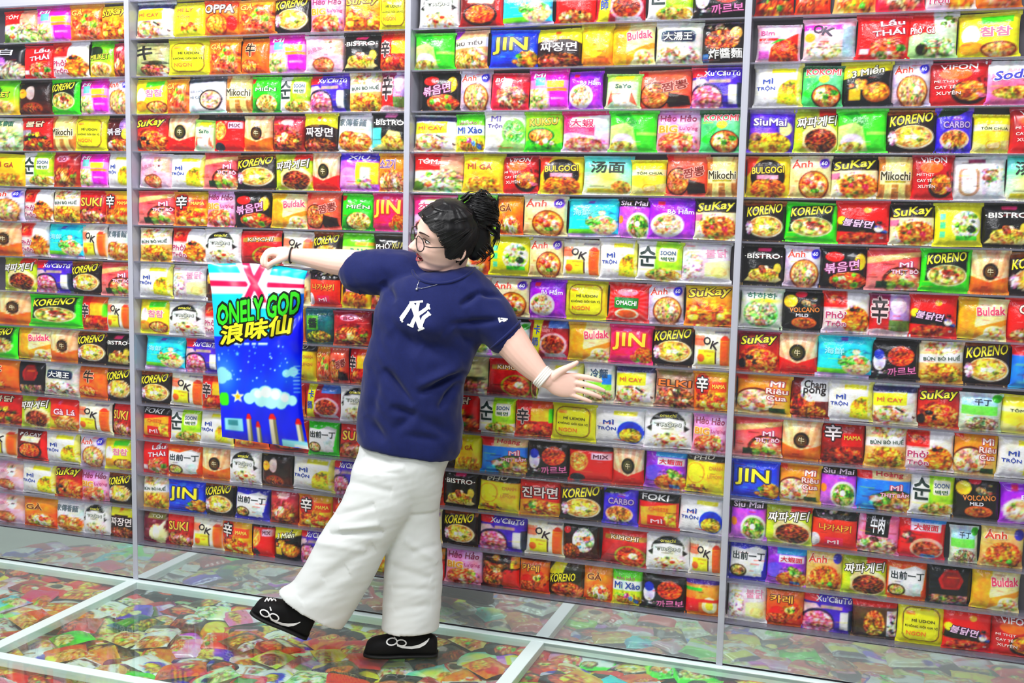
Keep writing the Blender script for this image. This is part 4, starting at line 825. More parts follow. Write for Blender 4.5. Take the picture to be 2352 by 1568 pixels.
design('YP', 'crinkled golden yellow packet', 'golden packet', [('G', 'e0982a', 'f8c828'), ('E', .45, .52, .34, .3, 'f4cc48'), ('S', .6, .6, .2, .25, 'fbe68a', .6), ('R', .1, .08, .9, .2, 'd8842a'), ('S', .2, .3, .15, .2, 'd8941c', .6)], [])
design('YE', 'golden packet with noodles and dark red letters', 'golden noodle packet', [('G', 'f0b428', 'f8d428'), ('N', .52, .2, .44, .2, 'f4c858', 'c8801c'), ('R', .1, .42, .8, .5, 'e8c048')], [('MÌ GÀ', .44, .66, .6, .16, 'b8401c')])
design('YK', 'yellow packet with green top label and pink letters', 'yellow pink-letter packet', [('F', 'fbd81c'), ('L', ((.38, .72), (.38, .9), (.9, .92), (.9, .76)), '6ad048'), ('E', .22, .5, .16, .22, 'f8f4ea'), ('E', .22, .22, .2, .14, 'f0a028'), ('E', .68, .18, .3, .17, '7a4420'), ('N', .68, .18, .26, .14, 'f0c090', 'c08050')], [('참참', .62, .56, .5, .2, 'f078a8', 'fdf2c8')])
design('YM', 'lemon packet with white soup bowl and green blocks', 'lemon bowl packet', [('F', 'f8ea28'), ('R', .1, .6, .22, .74, '78d8a8'), ('R', .1, .4, .22, .55, '68d098'), ('R', .1, .2, .22, .34, '78d8a8'), ('E', .66, .48, .32, .34, 'f4f6dc'), ('T', .66, .5, .24, .24, 12, 'a8d848 f4f0d8 e8a890 305030 88c048', .07), ('R', .45, .14, .9, .24, '58b848')], [])
design('YC', 'yellow packet with black top band and lemon slice', 'yellow black-top packet', [('F', 'f2c818'), ('R', 0, .8, 1, 1, '221c12'), ('E', .25, .5, .24, .26, 'b88a14'), ('E', .25, .5, .21, .23, 'f4dc58'), ('SUN', .25, .5, 8, 'f2c818', .12), ('T', .3, .12, .25, .08, 5, '5a3820 8a6030', .05)], [('PHÙ', .45, .9, .5, .11, 'e8e4c8', None, 6, .2), ('CHANH', .76, .66, .34, .09, 'e08a28'), ('LEMON', .74, .46, .34, .08, 'e0962a')])
design('RY', 'red, black and yellow packet with white top letters', 'red-yellow packet', [('F', 'c82028'), ('R', 0, .76, 1, 1, '1c1a1c'), ('L', ((.08, .1), (.04, .6), (.95, .74), (.95, .1)), 'f4a820'), ('R', .25, .12, .7, .4, 'd82830'), ('T', .8, .3, .14, .16, 5, 'f4c858 e8802a', .06)], [('FOKI', .42, .87, .66, .14, 'f0f0ea'), ('CHEESE', .52, .58, .5, .1, 'e86a18'), ('MÌ', .48, .26, .3, .14, 'f8d0d8')])
design('RO', 'orange-red packet with white top letters on black', 'orange-red packet', [('G', 'e03a20', 'f0641c'), ('R', 0, .76, 1, 1, '1a1616'), ('E', .08, .2, .13, .18, 'e8e4e8'), ('R', .3, .08, .72, .32, 'e04068'), ('T', .5, .9, .4, .05, 6, 'd8d4d0 70685a', .05)], [('나가사키', .52, .56, .72, .17, 'f8b428', 'b8281c'), ('MÌ', .5, .2, .26, .12, 'fbd8e0')])
design('RG', 'red packet with purple and gold letters', 'red-gold packet', [('G', '9a3828', 'd02c38'), ('N', .5, .18, .48, .2, 'e0a878', '8a3a28'), ('T', .5, .24, .42, .18, 9, 'e8a0a8 f0c878 78a848 d84a38', .07)], [('SUKI', .5, .64, .74, .26, 'f0c83a', '8a2018')])
design('RE', 'slim red packet with noodle ball and white tag', 'slim red packet', [('F', 'd8202a'), ('R', 0, .84, 1, 1, '2a201c'), ('E', .22, .56, .22, .26, 'eca060'), ('N', .22, .56, .18, .22, 'f4bc7c', 'd8783a'), ('R', .5, .62, .96, .8, 'f4d0dc'), ('E', .2, .12, .17, .12, '38404a')], [('MIX', .72, .71, .34, .1, '6a3048')])
design('RR', 'glossy red packet with chili picture', 'glossy red packet', [('F', 'd81c1c'), ('SUN', .5, .3, 14, 'f04838', .6), ('N', .5, .16, .42, .16, 'f0b878', 'b84a28'), ('T', .5, .2, .3, .1, 8, '301c14 f0d8b8 f08078 f4e0a0', .06)], [('CAY', .5, .74, .5, .2, 'fbe8d0', '8a0c10')])
design('RF', 'cherry red packet with plate of meat', 'cherry red packet', [('F', 'd83a58'), ('L', ((.3, .5), (.35, .85), (.6, .8), (.55, .45)), 'f8ecec'), ('E', .58, .34, .38, .3, 'c89088'), ('T', .58, .34, .34, .26, 18, 'e08868 a84838 f0d0b8 784a38 d86a58', .08), ('R', .65, .75, 1, 1, 'b05a6a')], [('BÒ', .3, .8, .3, .16, 'fbe8ec')])
design('RK', 'dark red packet with white letters over noodle nest', 'dark-red nest packet', [('G', '8a1c1c', '6a1a1c'), ('R', .86, 0, 1, 1, 'd83a30'), ('E', .5, .3, .4, .26, '3a1410'), ('N', .5, .32, .34, .22, 'f08848', 'c0481c'), ('L', ((.2, .6), (.3, .82), (.86, .74), (.8, .56)), 'e8e0d0')], [('ĐỎ CAY', .52, .83, .7, .13, 'f4e8e4', '3a0c0c')])
design('RW', 'red and white packet with shrimp and greens', 'red-white shrimp packet', [('G', 'd0e0b0', 'e8a090'), ('R', 0, .55, .55, 1, 'd8342c'), ('R', 0, .34, .5, .52, 'f0e4e0'), ('N', .62, .2, .4, .22, 'dce8c0', '90b468'), ('T', .6, .3, .4, .22, 12, 'f0c8a0 88c048 d86838 f4ece0', .07), ('E', .1, .16, .13, .12, '5a7830')], [('TÔM', .3, .78, .4, .16, 'f8e0d0')])
design('RS', 'small red and white packet of crunchy noodles', 'small red-white packet', [('F', 'ecc8d4'), ('L', ((.3, .05), (.35, .4), (.95, .75), (.95, .05)), 'c84018'), ('N', .66, .3, .3, .28, 'ec7838', 'b03414'), ('R', .05, .55, .5, .62, 'd03838'), ('L', ((.3, .45), (.5, .6), (.7, .6)), '58b048'), ('R', .05, .08, .3, .3, 'd07ac0')], [('Bim', .25, .76, .32, .12, 'd04a88')])
design('RT', 'red packet with pink script and yellow noodles', 'red pink-script packet', [('G', 'c88a48', 'd83030'), ('E', .4, .86, .06, .06, 'f090b0'), ('L', ((0, .05), (0, .45), (.2, .3), (.25, .05)), 'f0d030'), ('N', .6, .24, .38, .24, 'e8b070', 'a06a30')], [('Gà Lá', .56, .58, .7, .18, 'f8d8e0', 'c02c50')])
design('RM', 'red packet with pink top, green label and small bowl', 'red green-label packet', [('F', 'd83c3c'), ('SUN', .5, .5, 24, 'f08a88', .7), ('R', .18, .1, .8, .9, 'd02c28'), ('R', .18, .34, .78, .62, '1e8a48'), ('E', .5, .76, .26, .1, 'f49aa8'), ('E', .5, .2, .3, .14, 'f4e0cc'), ('E', .5, .2, .24, .1, 'e07838')], [('OMACHI', .48, .48, .52, .12, 'fbfbf4')])
design('GC', 'grey-olive packet with black brush character', 'grey-olive brush packet', [('G', 'a8a888', 'b8b890'), ('N', .6, .18, .4, .18, 'd8a890', '6a5040'), ('E', .6, .38, .38, .06, '48483a'), ('T', .8, .15, .16, .1, 5, 'd8685a f0e0d0', .06)], [('キ', .3, .68, .5, .44, '141410')])
design('OC', 'orange packet with black brush character and noodle oval', 'orange brush packet', [('G', 'e8701c', 'f48a1c'), ('E', .38, .2, .3, .18, '9a3818'), ('N', .38, .21, .26, .15, 'f0b878', 'd06830'), ('E', .42, .66, .2, .2, 'c85a18')], [('牛', .42, .66, .34, .36, '1c140c', 'f0b080')])
design('OV', 'orange packet with vegetables and bowl', 'orange vegetable packet', [('G', 'e8783a', 'f49a48'), ('N', .6, .3, .38, .26, 'f4b888', 'd8704a'), ('T', .55, .45, .4, .3, 12, 'e0504a 8ac048 f8dca0 f0803a d84838', .08)], [('GÀ', .3, .78, .36, .18, 'f8d858', 'c8481c')])
design('OB', 'amber brown packet with dark chicken picture', 'amber-brown packet', [('G', 'c85a1c', 'e8a028'), ('N', .55, .25, .4, .24, 'f0c078', 'b8682c'), ('E', .62, .25, .26, .2, 'f4dcc0'), ('T', .6, .28, .25, .16, 8, 'd86a48 f0d080 8ab048', .07), ('R', .0, .4, .3, .9, 'e8842a')], [('GÀ', .4, .7, .5, .2, '7a2a10', 'f4c060')])
design('BG', 'yellow and black packet with arched yellow letters', 'yellow-black arch packet', [('F', 'e8c040'), ('L', ((0, .5), (0, 1), (.3, 1), (.15, .7)), 'd85a28'), ('E', .5, .5, .4, .42, '2a1c14'), ('N', .5, .22, .42, .24, 'e8a02c', '9a4a14'), ('R', .25, .44, .75, .54, 'd8a8b8')], [('BULGOGI', .5, .66, .74, .16, 'fbd82a', '3a1c10', 3)])
design('BGN', 'brown packet with white diagonal banner and noodles', 'brown banner packet', [('G', 'd8a060', 'e0b898'), ('L', ((0, .76), (0, 1), (.3, 1), (.15, .76)), '9848b8'), ('L', ((0, .5), (.05, .72), (1, .82), (1, .58)), 'f4f0e4'), ('N', .45, .24, .42, .24, 'ecc888', 'c0904c'), ('T', .75, .3, .2, .2, 7, 'f4e4dc b86848 e8d0b0', .07)], [('HỦ TIẾU', .5, .66, .8, .13, '4a3a34', None, 4)])
design('DK', 'black packet with tall pale Chinese letters below noodles', 'black Chinese packet', [('G', '3a3020', '2c2630'), ('N', .5, .56, .42, .26, 'd0884a', '6a2c1c'), ('E', .82, .72, .14, .16, 'c8a868'), ('R', .02, .06, .2, .24, '4870a0'), ('T', .5, .86, .4, .08, 6, '8a7a70 b8a890', .05)], [('炸醬麵', .58, .24, .78, .24, 'e4e2dc', '28241c')])
design('DB', 'dark brown packet with yellow chick picture', 'dark-brown packet', [('G', '5a3418', '2c2420'), ('E', .5, .2, .3, .16, '8a4a24'), ('N', .5, .2, .26, .12, 'c88448', '6a3018'), ('E', .45, .64, .14, .2, 'c8b4b8'), ('E', .2, .62, .14, .14, 'c8a030')], [])
design('VB', 'black packet with gold disc and orange lettering', 'black-gold disc packet', [('F', '16161c'), ('E', .2, .72, .17, .16, 'f0c428'), ('E', .45, .9, .14, .08, 'c83a58'), ('T', .72, .7, .2, .16, 7, '5a4a38 8a7a58 3a4a58', .07), ('E', .55, .2, .3, .14, 'd87a48'), ('N', .55, .2, .25, .1, 'ec9858', 'a04a20')], [('VOLCANO', .55, .52, .72, .12, 'f08c3a', '30180c', 3), ('MILD', .5, .38, .3, .08, 'e8e8f0')])
design('BM', 'black packet with red hexagon emblem', 'black hexagon packet', [('F', '18181e'), ('SUN', .5, .55, 26, '3c4050', .55), ('L', ((.3, .4), (.22, .62), (.38, .86), (.66, .86), (.8, .62), (.7, .4)), '9a1c30'), ('L', ((.36, .44), (.3, .62), (.42, .8), (.62, .8), (.72, .62), (.64, .44)), '7a1424'), ('R', .1, .04, .9, .26, 'b08880'), ('T', .5, .15, .4, .08, 8, 'd8a090 c06a58 8a9a58', .06)], [])
design('GN', 'green packet with pile of noodles', 'green noodle packet', [('G', '2c8a28', '58d838'), ('E', .56, .24, .38, .24, '1c5a1c'), ('N', .58, .25, .36, .24, 'f0d898', 'b8904c'), ('R', 0, .8, .16, .94, 'e03838')], [('MIẾN', .56, .66, .7, .15, 'd8f4c8', '1c7a28')])
design('GR', 'green and white packet with pale noodle picture', 'green-white packet', [('F', '5cd84a'), ('L', ((0, .05), (0, .62), (.5, .72), (.62, .05)), 'c8dc98'), ('L', ((.1, .9), (.5, .6), (.62, .7), (.4, .95)), '1e8a38'), ('E', .3, .26, .24, .18, 'dcd8dc'), ('N', .28, .14, .26, .12, 'e8dc90', 'b0a050'), ('R', .6, .4, 1, .48, 'a8e078')], [])
design('GL', 'lime green packet with white letters', 'lime packet', [('G', 'a8dc38', '6ac838'), ('R', 0, .4, 1, .62, 'e8f4a8'), ('N', .5, .16, .45, .18, 'f0e8a0', 'b8b048'), ('R', .5, .66, 1, .74, 'f0a848')], [('RAU', .6, .5, .5, .14, '48a888')])
design('GY', 'green and gold packet with noodle bowl', 'green-gold packet', [('G', 'c8a838', '68c830'), ('E', .3, .7, .3, .16, '2c3a18'), ('E', .5, .22, .42, .2, 'f0d8b0'), ('N', .5, .22, .36, .16, 'f0cc90', 'c89858')], [('MILIKET', .45, .56, .74, .14, 'f0e038', '38441c', 4)])
design('KG2', 'lime yellow packet with orange bowl and gold letters', 'lime-gold packet', [('F', '98dc1c'), ('W', .25, .06, 1, '48c820', False), ('E', .44, .4, .36, .2, '2c7a1c'), ('E', .44, .4, .31, .16, 'f09048'), ('N', .44, .4, .28, .14, 'f4b068', 'd8682c'), ('T', .5, .2, .3, .08, 5, 'f4f4e0 e86a38', .06)], [('KUKSU', .5, .74, .74, .18, 'f4b020', '6a8a10', 4)])
design('PG', 'pale green packet with leafy noodles', 'pale-green packet', [('G', 'b8d0a0', 'e0eed8'), ('N', .5, .3, .46, .34, 'cfe0b8', '90b088'), ('T', .5, .35, .4, .25, 10, '98c880 e8ecd0 78a868 d8c8c0', .08), ('S', .6, .7, .4, .12, 'e8f0a0', .7)], [('菜麵', .46, .82, .6, .17, '3a7058')])
design('GS', 'grey packet with blue and green bands', 'grey-green packet', [('G', 'c8ccb0', 'cfdce4'), ('R', .05, .45, .9, .68, '88d068'), ('R', .05, .68, .9, .9, 'b0cce4'), ('N', .55, .2, .4, .2, 'd8ccb0', '8a7a60'), ('E', .88, .88, .12, .1, '4a9a38')], [('千丁', .55, .78, .4, .16, '1c3048')])
design('RD2', 'brown-red packet with meat slices', 'brown meat packet', [('G', 'a0482c', '9a4058'), ('N', .5, .24, .46, .26, 'c87848', '6a2818'), ('T', .5, .35, .4, .25, 10, 'd86848 f0b8a0 8a3a28 e8c878', .09), ('E', .5, .82, .2, .09, 'f0b0b0')], [])
design('RC2', 'brown-red packet with fried egg bowl and gold band', 'brown gold-band packet', [('G', '8a2c38', 'c84848'), ('R', .1, .68, 1, .82, 'b89858'), ('R', 0, .8, .2, 1, 'e03848'), ('E', .68, .26, .34, .3, '9a9a48'), ('N', .68, .26, .3, .26, 'e07848', 'a83020'), ('E', .76, .3, .1, .09, 'f0ead8')], [('KIMCHI', .55, .75, .6, .11, 'f0d8b0', '6a3020')])
design('SKB', 'coral packet with claypot of noodles', 'coral claypot packet', [('G', 'd86a58', 'e87868'), ('R', 0, .82, .16, .96, 'd02038'), ('L', ((.55, .05), (.5, .4), (.95, .3), (.98, .08)), '3a3020'), ('E', .3, .34, .3, .32, '2c1a14'), ('E', .3, .34, .27, .29, 'c87838'), ('N', .3, .34, .25, .27, 'f0b070', 'a86028')], [('짬뽕', .68, .56, .5, .22, '8a2418', 'f0a090', 12, .1)])
design('SB', 'orange packet with purple letters', 'orange-purple packet', [('G', 'd8783a', 'f0a83a'), ('N', .5, .24, .44, .26, 'f0c0a0', 'c07848'), ('T', .5, .28, .38, .2, 8, 'd88878 f4e0c0 a85a38', .08)], [('소고기', .36, .72, .56, .26, '5a38a0', 'f0b8a0')])
design('PY', 'lilac packet with yellow and green blocks', 'lilac-yellow packet', [('F', 'c080d8'), ('R', 0, .8, 1, 1, '5a40b0'), ('E', .28, .32, .28, .3, 'e8a8d0'), ('R', .45, .2, .98, .76, 'e8e438'), ('R', .56, .1, .8, .64, 'd8f4d0'), ('T', .65, .2, .2, .12, 6, 'e08ab8 68b048', .06)], [('XIU', .5, .88, .5, .1, 'f0ecfa')])
design('PWX', 'dark packet with white brush letters and green badge', 'dark white-brush packet', [('F', '5a3028'), ('R', .6, .6, 1, 1, 'b098c8'), ('N', .55, .16, .44, .18, 'f0a060', 'a84828'), ('T', .5, .2, .4, .14, 8, '68c838 e87838 f4e0c0', .07), ('E', .84, .5, .13, .16, 'd8d860')], [('볶음', .42, .56, .62, .2, 'f4ecf4', '4a2838')])
design('BP', 'black and lilac packet with pale noodles', 'black-lilac packet', [('F', '2a2230'), ('N', .6, .25, .42, .26, 'dce0d0', '8a8a80'), ('E', .3, .5, .2, .14, 'b080c0')], [('白', .5, .78, .4, .2, 'e0e0e8')])
design('BR', 'rust packet with beef noodles', 'rust packet', [('G', 'a85028', '9a3850'), ('N', .5, .26, .44, .28, 'd89858', '7a3818'), ('T', .5, .34, .36, .2, 9, 'c84838 e8c080 88a040 d87848', .09), ('E', .45, .8, .24, .1, 'f0a8c0')], [('BÒ', .45, .8, .3, .12, 'a82048')])
design('CH', 'white-topped packet with grey Chinese script and noodles', 'white-topped packet', [('F', 'f0f2f0'), ('N', .52, .26, .48, .3, 'eca858', 'b86a2c'), ('T', .5, .3, .36, .16, 6, 'd87848 f0d0a0', .08), ('W', .5, .02, 1, 'eef2f2')], [('家傳香麵', .46, .74, .8, .19, '5a6c74')])
design('KS', 'red packet with yellow side band and blue letters', 'red yellow-band packet', [('F', '9a2a48'), ('R', .5, .76, 1, 1, '6888c8'), ('E', .62, .34, .34, .3, 'f0c8d0'), ('N', .62, .34, .28, .24, 'e07848', 'a03828'), ('L', ((.04, .02), (.14, 1), (.36, 1), (.26, .02)), 'f8e81c'), ('R', .4, .04, .9, .12, 'd8dce4')], [('卡', .22, .72, .16, .24, '1c44c0'), ('師', .18, .4, .16, .24, '1c44c0')])
design('TL', 'dark teal packet with dim label', 'dark-teal packet', [('G', '1c4a4a', '2c7a80'), ('R', .1, .4, .5, .8, '68a048'), ('N', .5, .2, .4, .18, 'c8b040', '5a5a20')], [('醬', .32, .6, .3, .28, '122820')])
design('GW', 'pale green-white packet with green rim letters', 'green-white bowl packet', [('F', 'dfeed8'), ('E', .5, .38, .42, .36, '98c898'), ('E', .5, .38, .36, .3, 'd0e0b8'), ('T', .5, .38, .32, .26, 18, '8ab878 e8ecd8 b8a898 68a060', .07), ('S', .6, .7, .3, .05, 'e8e838', .9)], [('하하하', .5, .82, .7, .14, '2c7a60')])
design('BRD', 'grey-brown packet with orange block letters', 'grey-brown packet', [('G', '9a7868', 'b8a090'), ('N', .6, .26, .4, .28, 'c08868', '6a4030'), ('T', .5, .3, .4, .22, 9, 'f0e0d0 a86848 e0c0a8 d84848', .08), ('R', .05, .84, .9, .95, '8a7a5a')], [('ELKI', .5, .64, .84, .17, 'ec7828', '5a2c18')])
design('WG', 'white packet with blue letters and green band', 'white green-band packet', [('G', 'd8d8b8', 'e8f0f0'), ('R', .1, .3, .9, .5, '98dc58'), ('R', .6, .45, .9, .7, '3890d8'), ('N', .5, .15, .44, .14, 'e0d8b0', 'a0947a')], [('冷麵', .5, .72, .56, .22, '2c5070')])
design('NB', 'brown packet with noodle nest and red top', 'brown nest packet', [('G', '4a4030', '6a5840'), ('R', 0, .82, 1, 1, 'c82838'), ('N', .48, .4, .24, .34, 'ecb058', '8a5020'), ('R', .76, .06, 1, .74, 'ccccd4'), ('ST', 1, 'ffffff') if False else ('T', .88, .4, .1, .3, 8, '484858 e8e8f0', .03)], [])
design('PBK', 'pink packet with black sign and white brush letters', 'pink black-sign packet', [('F', 'e08aa8'), ('R', .2, .45, .76, 1, '1c181c'), ('R', .0, .4, .14, 1, 'f0b0c8'), ('N', .5, .18, .48, .22, 'ecd0b0', 'b88a78'), ('T', .5, .24, .44, .16, 10, '58483a e8dcc8 d8a8a0 8aa868', .08)], [('牛肉', .48, .72, .34, .4, 'f0f0f2')])
design('DPK', 'plum packet with white garlic', 'plum packet', [('G', '7a3048', '6a2c40'), ('R', .3, .76, .95, .92, '8a8a58'), ('E', .66, .3, .32, .3, 'e0d8b0'), ('E', .6, .36, .14, .2, 'f4f0dc'), ('L', ((.7, .5), (.98, .8), (.85, .4)), 'f0ecd0')], [('TỎI', .62, .84, .44, .1, 'e0dcb8')])
design('RYE', 'striped packet with boiled egg slice and orange top', 'boiled-egg packet', [('G', 'ec7828', 'f0c080'), ('R', 0, .8, 1, .92, '6848a0'), ('R', 0, .64, .5, .72, '58b858'), ('R', 0, .1, .4, .36, 'd83020'), ('E', .72, .28, .22, .22, 'f8f0d0'), ('E', .72, .28, .11, .11, 'f4d038'), ('R', 0, .36, 1, .44, 'e04838')], [])
design('RN', 'dark red packet with round noodle plate', 'dark-red plate packet', [('F', '3a1c20'), ('R', .55, 0, 1, .55, 'b82434'), ('E', .32, .36, .3, .34, '8a4838'), ('N', .32, .36, .27, .3, 'e0885a', '8a301c'), ('T', .5, .7, .4, .2, 8, 'a87848 6a4a38 d8b890', .08), ('R', .8, .6, 1, .9, 'e09828')], [])
design('SD2', 'white and pink cracker packet with blue script', 'white cracker packet', [('G', 'e07ab0', 'e8e8f0'), ('R', .1, .1, 1, .7, 'ec90b0'), ('N', .55, .28, .44, .14, 'e0b868', 'b07838'), ('S', .5, .9, .5, .1, 'ffffff', .8)], [('Soda', .5, .68, .7, .2, '3a38c0', 'f0e8f8', 6, .3)])
design('OKP', 'pink packet with black letters and cream noodles', 'pink-cream packet', [('G', 'f0dcd0', 'f0b8c8'), ('R', 0, .72, .75, .84, 'e860b0'), ('R', .75, .1, 1, .8, 'b8ccd4'), ('E', .12, .55, .1, .1, 'f0b040'), ('N', .4, .25, .34, .2, 'f8e4d0', 'e8c0a8')], [('O', .28, .74, .2, .2, '30183c'), ('K', .48, .68, .22, .2, '30183c', None, -8, .2)])
design('OC2', 'orange-brown packet with round noodle and egg', 'orange-brown packet', [('G', 'b8441c', 'e88a28'), ('R', 0, .9, 1, 1, '4a2414'), ('E', .32, .32, .24, .22, 'c83a28'), ('N', .3, .2, .3, .16, 'd88a5a', '8a3018'), ('T', .7, .42, .22, .14, 6, 'f4e490 e8e0d0 78b048', .08)], [('카레', .4, .72, .6, .18, 'f8b838', '6a2410')])
print('designs', len(D))
# ------------------------------------------------------------------ which packet stands where: shelf by shelf, pixel span along the shelf and design
LAY = [
 "RW 0 74,PK 74 153,OV 153 224,SO 224 292|YB 304 386,YT 386 461,OP 461 540,OV 540 625,KB 622 703,HH 708 785,SO 785 865,UD 865 940|OM 957 1049,RK 1051 1147,TQ 1147 1265,RR 1272 1366,KS 1366 1479,SN 1485 1588,SW 1591 1717|RB 1734 1823,OC2 1826 1907,AO 1916 2011,RF 2012 2126,PT 2127 2244,OV 2244 2352",
 "BP 0 46,LT 46 111,PT 111 194,GY 196 253,RD2 253 290|GC 300 380,UD 380 471,OV 471 543,OC 543 610,PK 610 696,PN 696 782,BI 782 866,SHR 866 940|GR 948 1037,BGN 1037 1114,JB 1121 1228,YD 1228 1331,YP 1331 1402,BU 1402 1500,DT 1503 1610,DK 1610 1718|RS 1736 1837,OKP 1846 1964,LT 1967 2087,PW 2085 2199,YK 2202 2345",
 "GY 0 32,DB 32 107,KG 107 175,PK 175 238,AG 238 293|YK 303 377,OV 377 424,WB 424 511,MK 511 572,GN 572 636,SN 636 703,SP 703 796,BH 796 869,SHP 869 939|SY 961 1048,AG 1050 1120,RF 1120 1208,PK 1211 1301,PU 1301 1380,SS 1386 1468,SKB 1468 1586,SP 1586 1706|MT 1731 1840,KK 1840 1934,3M 1936 2048,AG 2048 2136,VI 2136 2272,SD2 2267 2352",
 "PG 0 42,RB 42 112,MK 112 163,UD 163 234,PWX 234 292|SR 303 376,RD 376 438,SS 438 485,RE 487 553,OR 553 617,RD2 618 692,YD 692 768,CH 768 847,BT 848 935|YB 946 1043,MX 1043 1108,GT 1108 1203,KG2 1203 1287,DS 1289 1396,GR 1398 1503,HH 1504 1606,KK 1607 1708|PB 1718 1823,JJ 1823 1925,GR 1925 2037,KB 2037 2150,BV 2150 2236,TC 2236 2323,VI 2323 2352",
 "YE 0 50,SN 50 112,BR 114 171,PK 171 237,MT 238 292|PN 311 383,MT 384 460,TB 460 534,KB 536 627,JJ 627 710,RD 710 772,PY 772 865,SB 865 934|RW 946 1057,YE 1057 1150,VI 1150 1232,BG 1235 1337,TM 1337 1447,TC 1447 1527,SKB 1527 1621,MK 1621 1704|BG 1713 1812,AN 1812 1908,SD 1908 2018,MK 2018 2096,VI 2096 2190,WU 2190 2312,TM 2312 2352",
 "AG 0 45,PT 45 111,BH 112 174,RG 174 234,SHY 234 292|TB 310 393,SHY 393 467,HH 467 533,SY 533 616,BU 616 695,SKB 695 776,GN 778 850,JP 850 930|DS 945 1040,GL 1042 1134,OB 1137 1197,AN 1197 1296,TQ 1300 1417,PS 1417 1489,PU 1489 1594,SD 1594 1692|KB 1706 1800,KG 1800 1922,SYR 1922 2043,SD 2044 2148,YM 2148 2257,BI 2258 2352",
 "OR 0 42,PT 42 102,TQ 102 180,OK 180 238,CH 238 293|BH 314 383,PT 384 462,OM 462 546,RC2 547 640,OK 640 712,KB 712 776,GL 776 850,PX 852 928|DS 944 1030,OB 1032 1118,YM 1120 1211,AN 1212 1287,OK 1287 1376,MT 1376 1461,SN 1461 1562,PN2 1563 1674|BI 1701 1799,AG 1800 1883,SY 1883 1990,TB 1990 2115,KG 2115 2230,OR 2230 2320,KB 2320 2352",
 "JJ 0 73,SP 74 157,KB 158 225,TB 225 293|MT 309 387,PN2 387 463,DB 463 530,HH 532 610,AN 612 702,RO 704 774,BG 774 845,RG 847 922|SY 942 1030,BH 1032 1120,AN 1122 1209,PU 1209 1294,UD 1294 1390,RM 1392 1485,AG 1485 1567,SO 1572 1688|GW 1693 1794,VB 1794 1890,PT 1890 1997,SHP 1997 2090,SYR 2090 2199,BU 2199 2314,RR 2314 2352",
 "OR 0 59,KG 59 178,SHR 179 237,OK 237 294|YK 307 379,OM 379 460,PT 460 530,KK 532 610,SB 612 693,TL 695 761,BR 761 845,VI 847 922|OV 942 1030,PS 1032 1120,GS 1122 1210,KS 1212 1302,BU 1302 1397,JP 1397 1494,KB 1494 1592,OK 1592 1678|SR 1693 1787,RD 1787 1877,TQ 1877 2003,SW 2003 2111,BH 2111 2213,KB 2213 2323,TBB 2325 2352",
 "KG 0 31,BU 31 108,OR 108 170,KB 170 237,BI 237 294|TQ 325 415,SP 418 495,MT 497 580,AG 582 655,YC 657 718,OV 720 753,SKB 753 795,SHR 795 845,UD 847 922|BH 942 1030,GC 1032 1114,RC2 1116 1214,JJ 1216 1230,MT 1232 1334,WG 1337 1408,YB 1410 1500,BRD 1502 1591,SHY 1591 1674|RC 1689 1813,CP 1813 1902,MT 1902 2004,YB 2004 2107,SR 2107 2204,GS 2204 2301,TC 2301 2352",
 "OC 0 33,BM 33 93,DT 93 168,OC 168 239,KB 239 296|KB 314 384,OK 384 456,SHR 457 520,GN 522 600,RT 602 693,KS 695 776,OM 776 850,YM 852 924|PU 942 1000,RB 1002 1096,SN 1096 1177,SHR 1179 1264,UD 1264 1363,MB 1363 1477,OM 1477 1588,HH 1588 1677|TB 1682 1794,OR 1794 1884,SHD 1885 1986,BH 1986 2081,PT 2081 2191,RC 2191 2292,MT 2292 2352",
 "RB 0 39,JJ 39 107,RT 107 172,OK 172 248,RG 250 295|RY 317 384,SN 386 452,MT 452 525,OC 527 610,RK 612 700,CQG 702 770,RG 772 845,SHY 847 922|KB 942 1036,YE 1040 1099,TBB 1102 1205,SW 1208 1302,RE 1305 1405,RD 1405 1476,DSP 1478 1572,YC 1573 1669|JB 1679 1789,RC 1789 1883,PS 1883 1966,TBB 1966 2091,SN 2091 2192,VB 2192 2298,PU 2301 2352",
 "OK 0 28,RK 28 98,MT 98 175,AG 178 232,YK 232 295|LT 317 380,CQO 380 456,OR 456 520,OM 520 592,DB 594 664,MT 666 759,SP 760 825,BG 827 915|SR 938 1012,BI 1014 1092,YC 1096 1186,JN 1190 1284,KB 1284 1378,BV 1381 1461,RY 1464 1556,MB 1556 1657|PS 1678 1757,JJ 1757 1863,RO 1863 1966,PBK 1966 2063,DSR 2063 2169,GS 2184 2248,AO 2251 2352",
 "PN 0 45,MT 45 118,SR 118 180,HH 181 243,KB 243 296|BH 320 381,JB 381 463,KB 463 530,CQP 533 609,RD2 615 677,SHY 681 756,VI 758 830,GL 832 912|AN 935 1010,KB 1012 1092,SP 1096 1203,OK 1204 1290,SHB 1290 1373,RC2 1375 1481,OM 1481 1582,OK 1582 1660|CQP 1670 1760,DSP 1760 1850,AO 1850 1933,JJ 1933 2037,CQO 2037 2130,BM 2130 2233,BU 2233 2342",
 "PN 0 45,OB 46 123,CH 123 184,OM 184 245,YD 245 298|DPK 314 379,RG 379 437,OK 437 502,SHY 502 570,RE 572 620,3M 622 682,SP 684 750,KB 752 830,YE 832 912|RN 935 1014,HH 1019 1102,RN 1102 1188,OC2 1188 1256,KY 1256 1337,OB 1337 1403,MX 1403 1471,SW 1471 1572,RYE 1573 1653|PN2 1669 1758,OC2 1758 1844,SP 1844 1958,NB 1958 2061,UD 2061 2168,SYR 2168 2278,VI 2278 2352",
]
NU_, NV_ = 44, 44
SEAL = 0.06
NS = 3                                        # grid rows of a sealed end
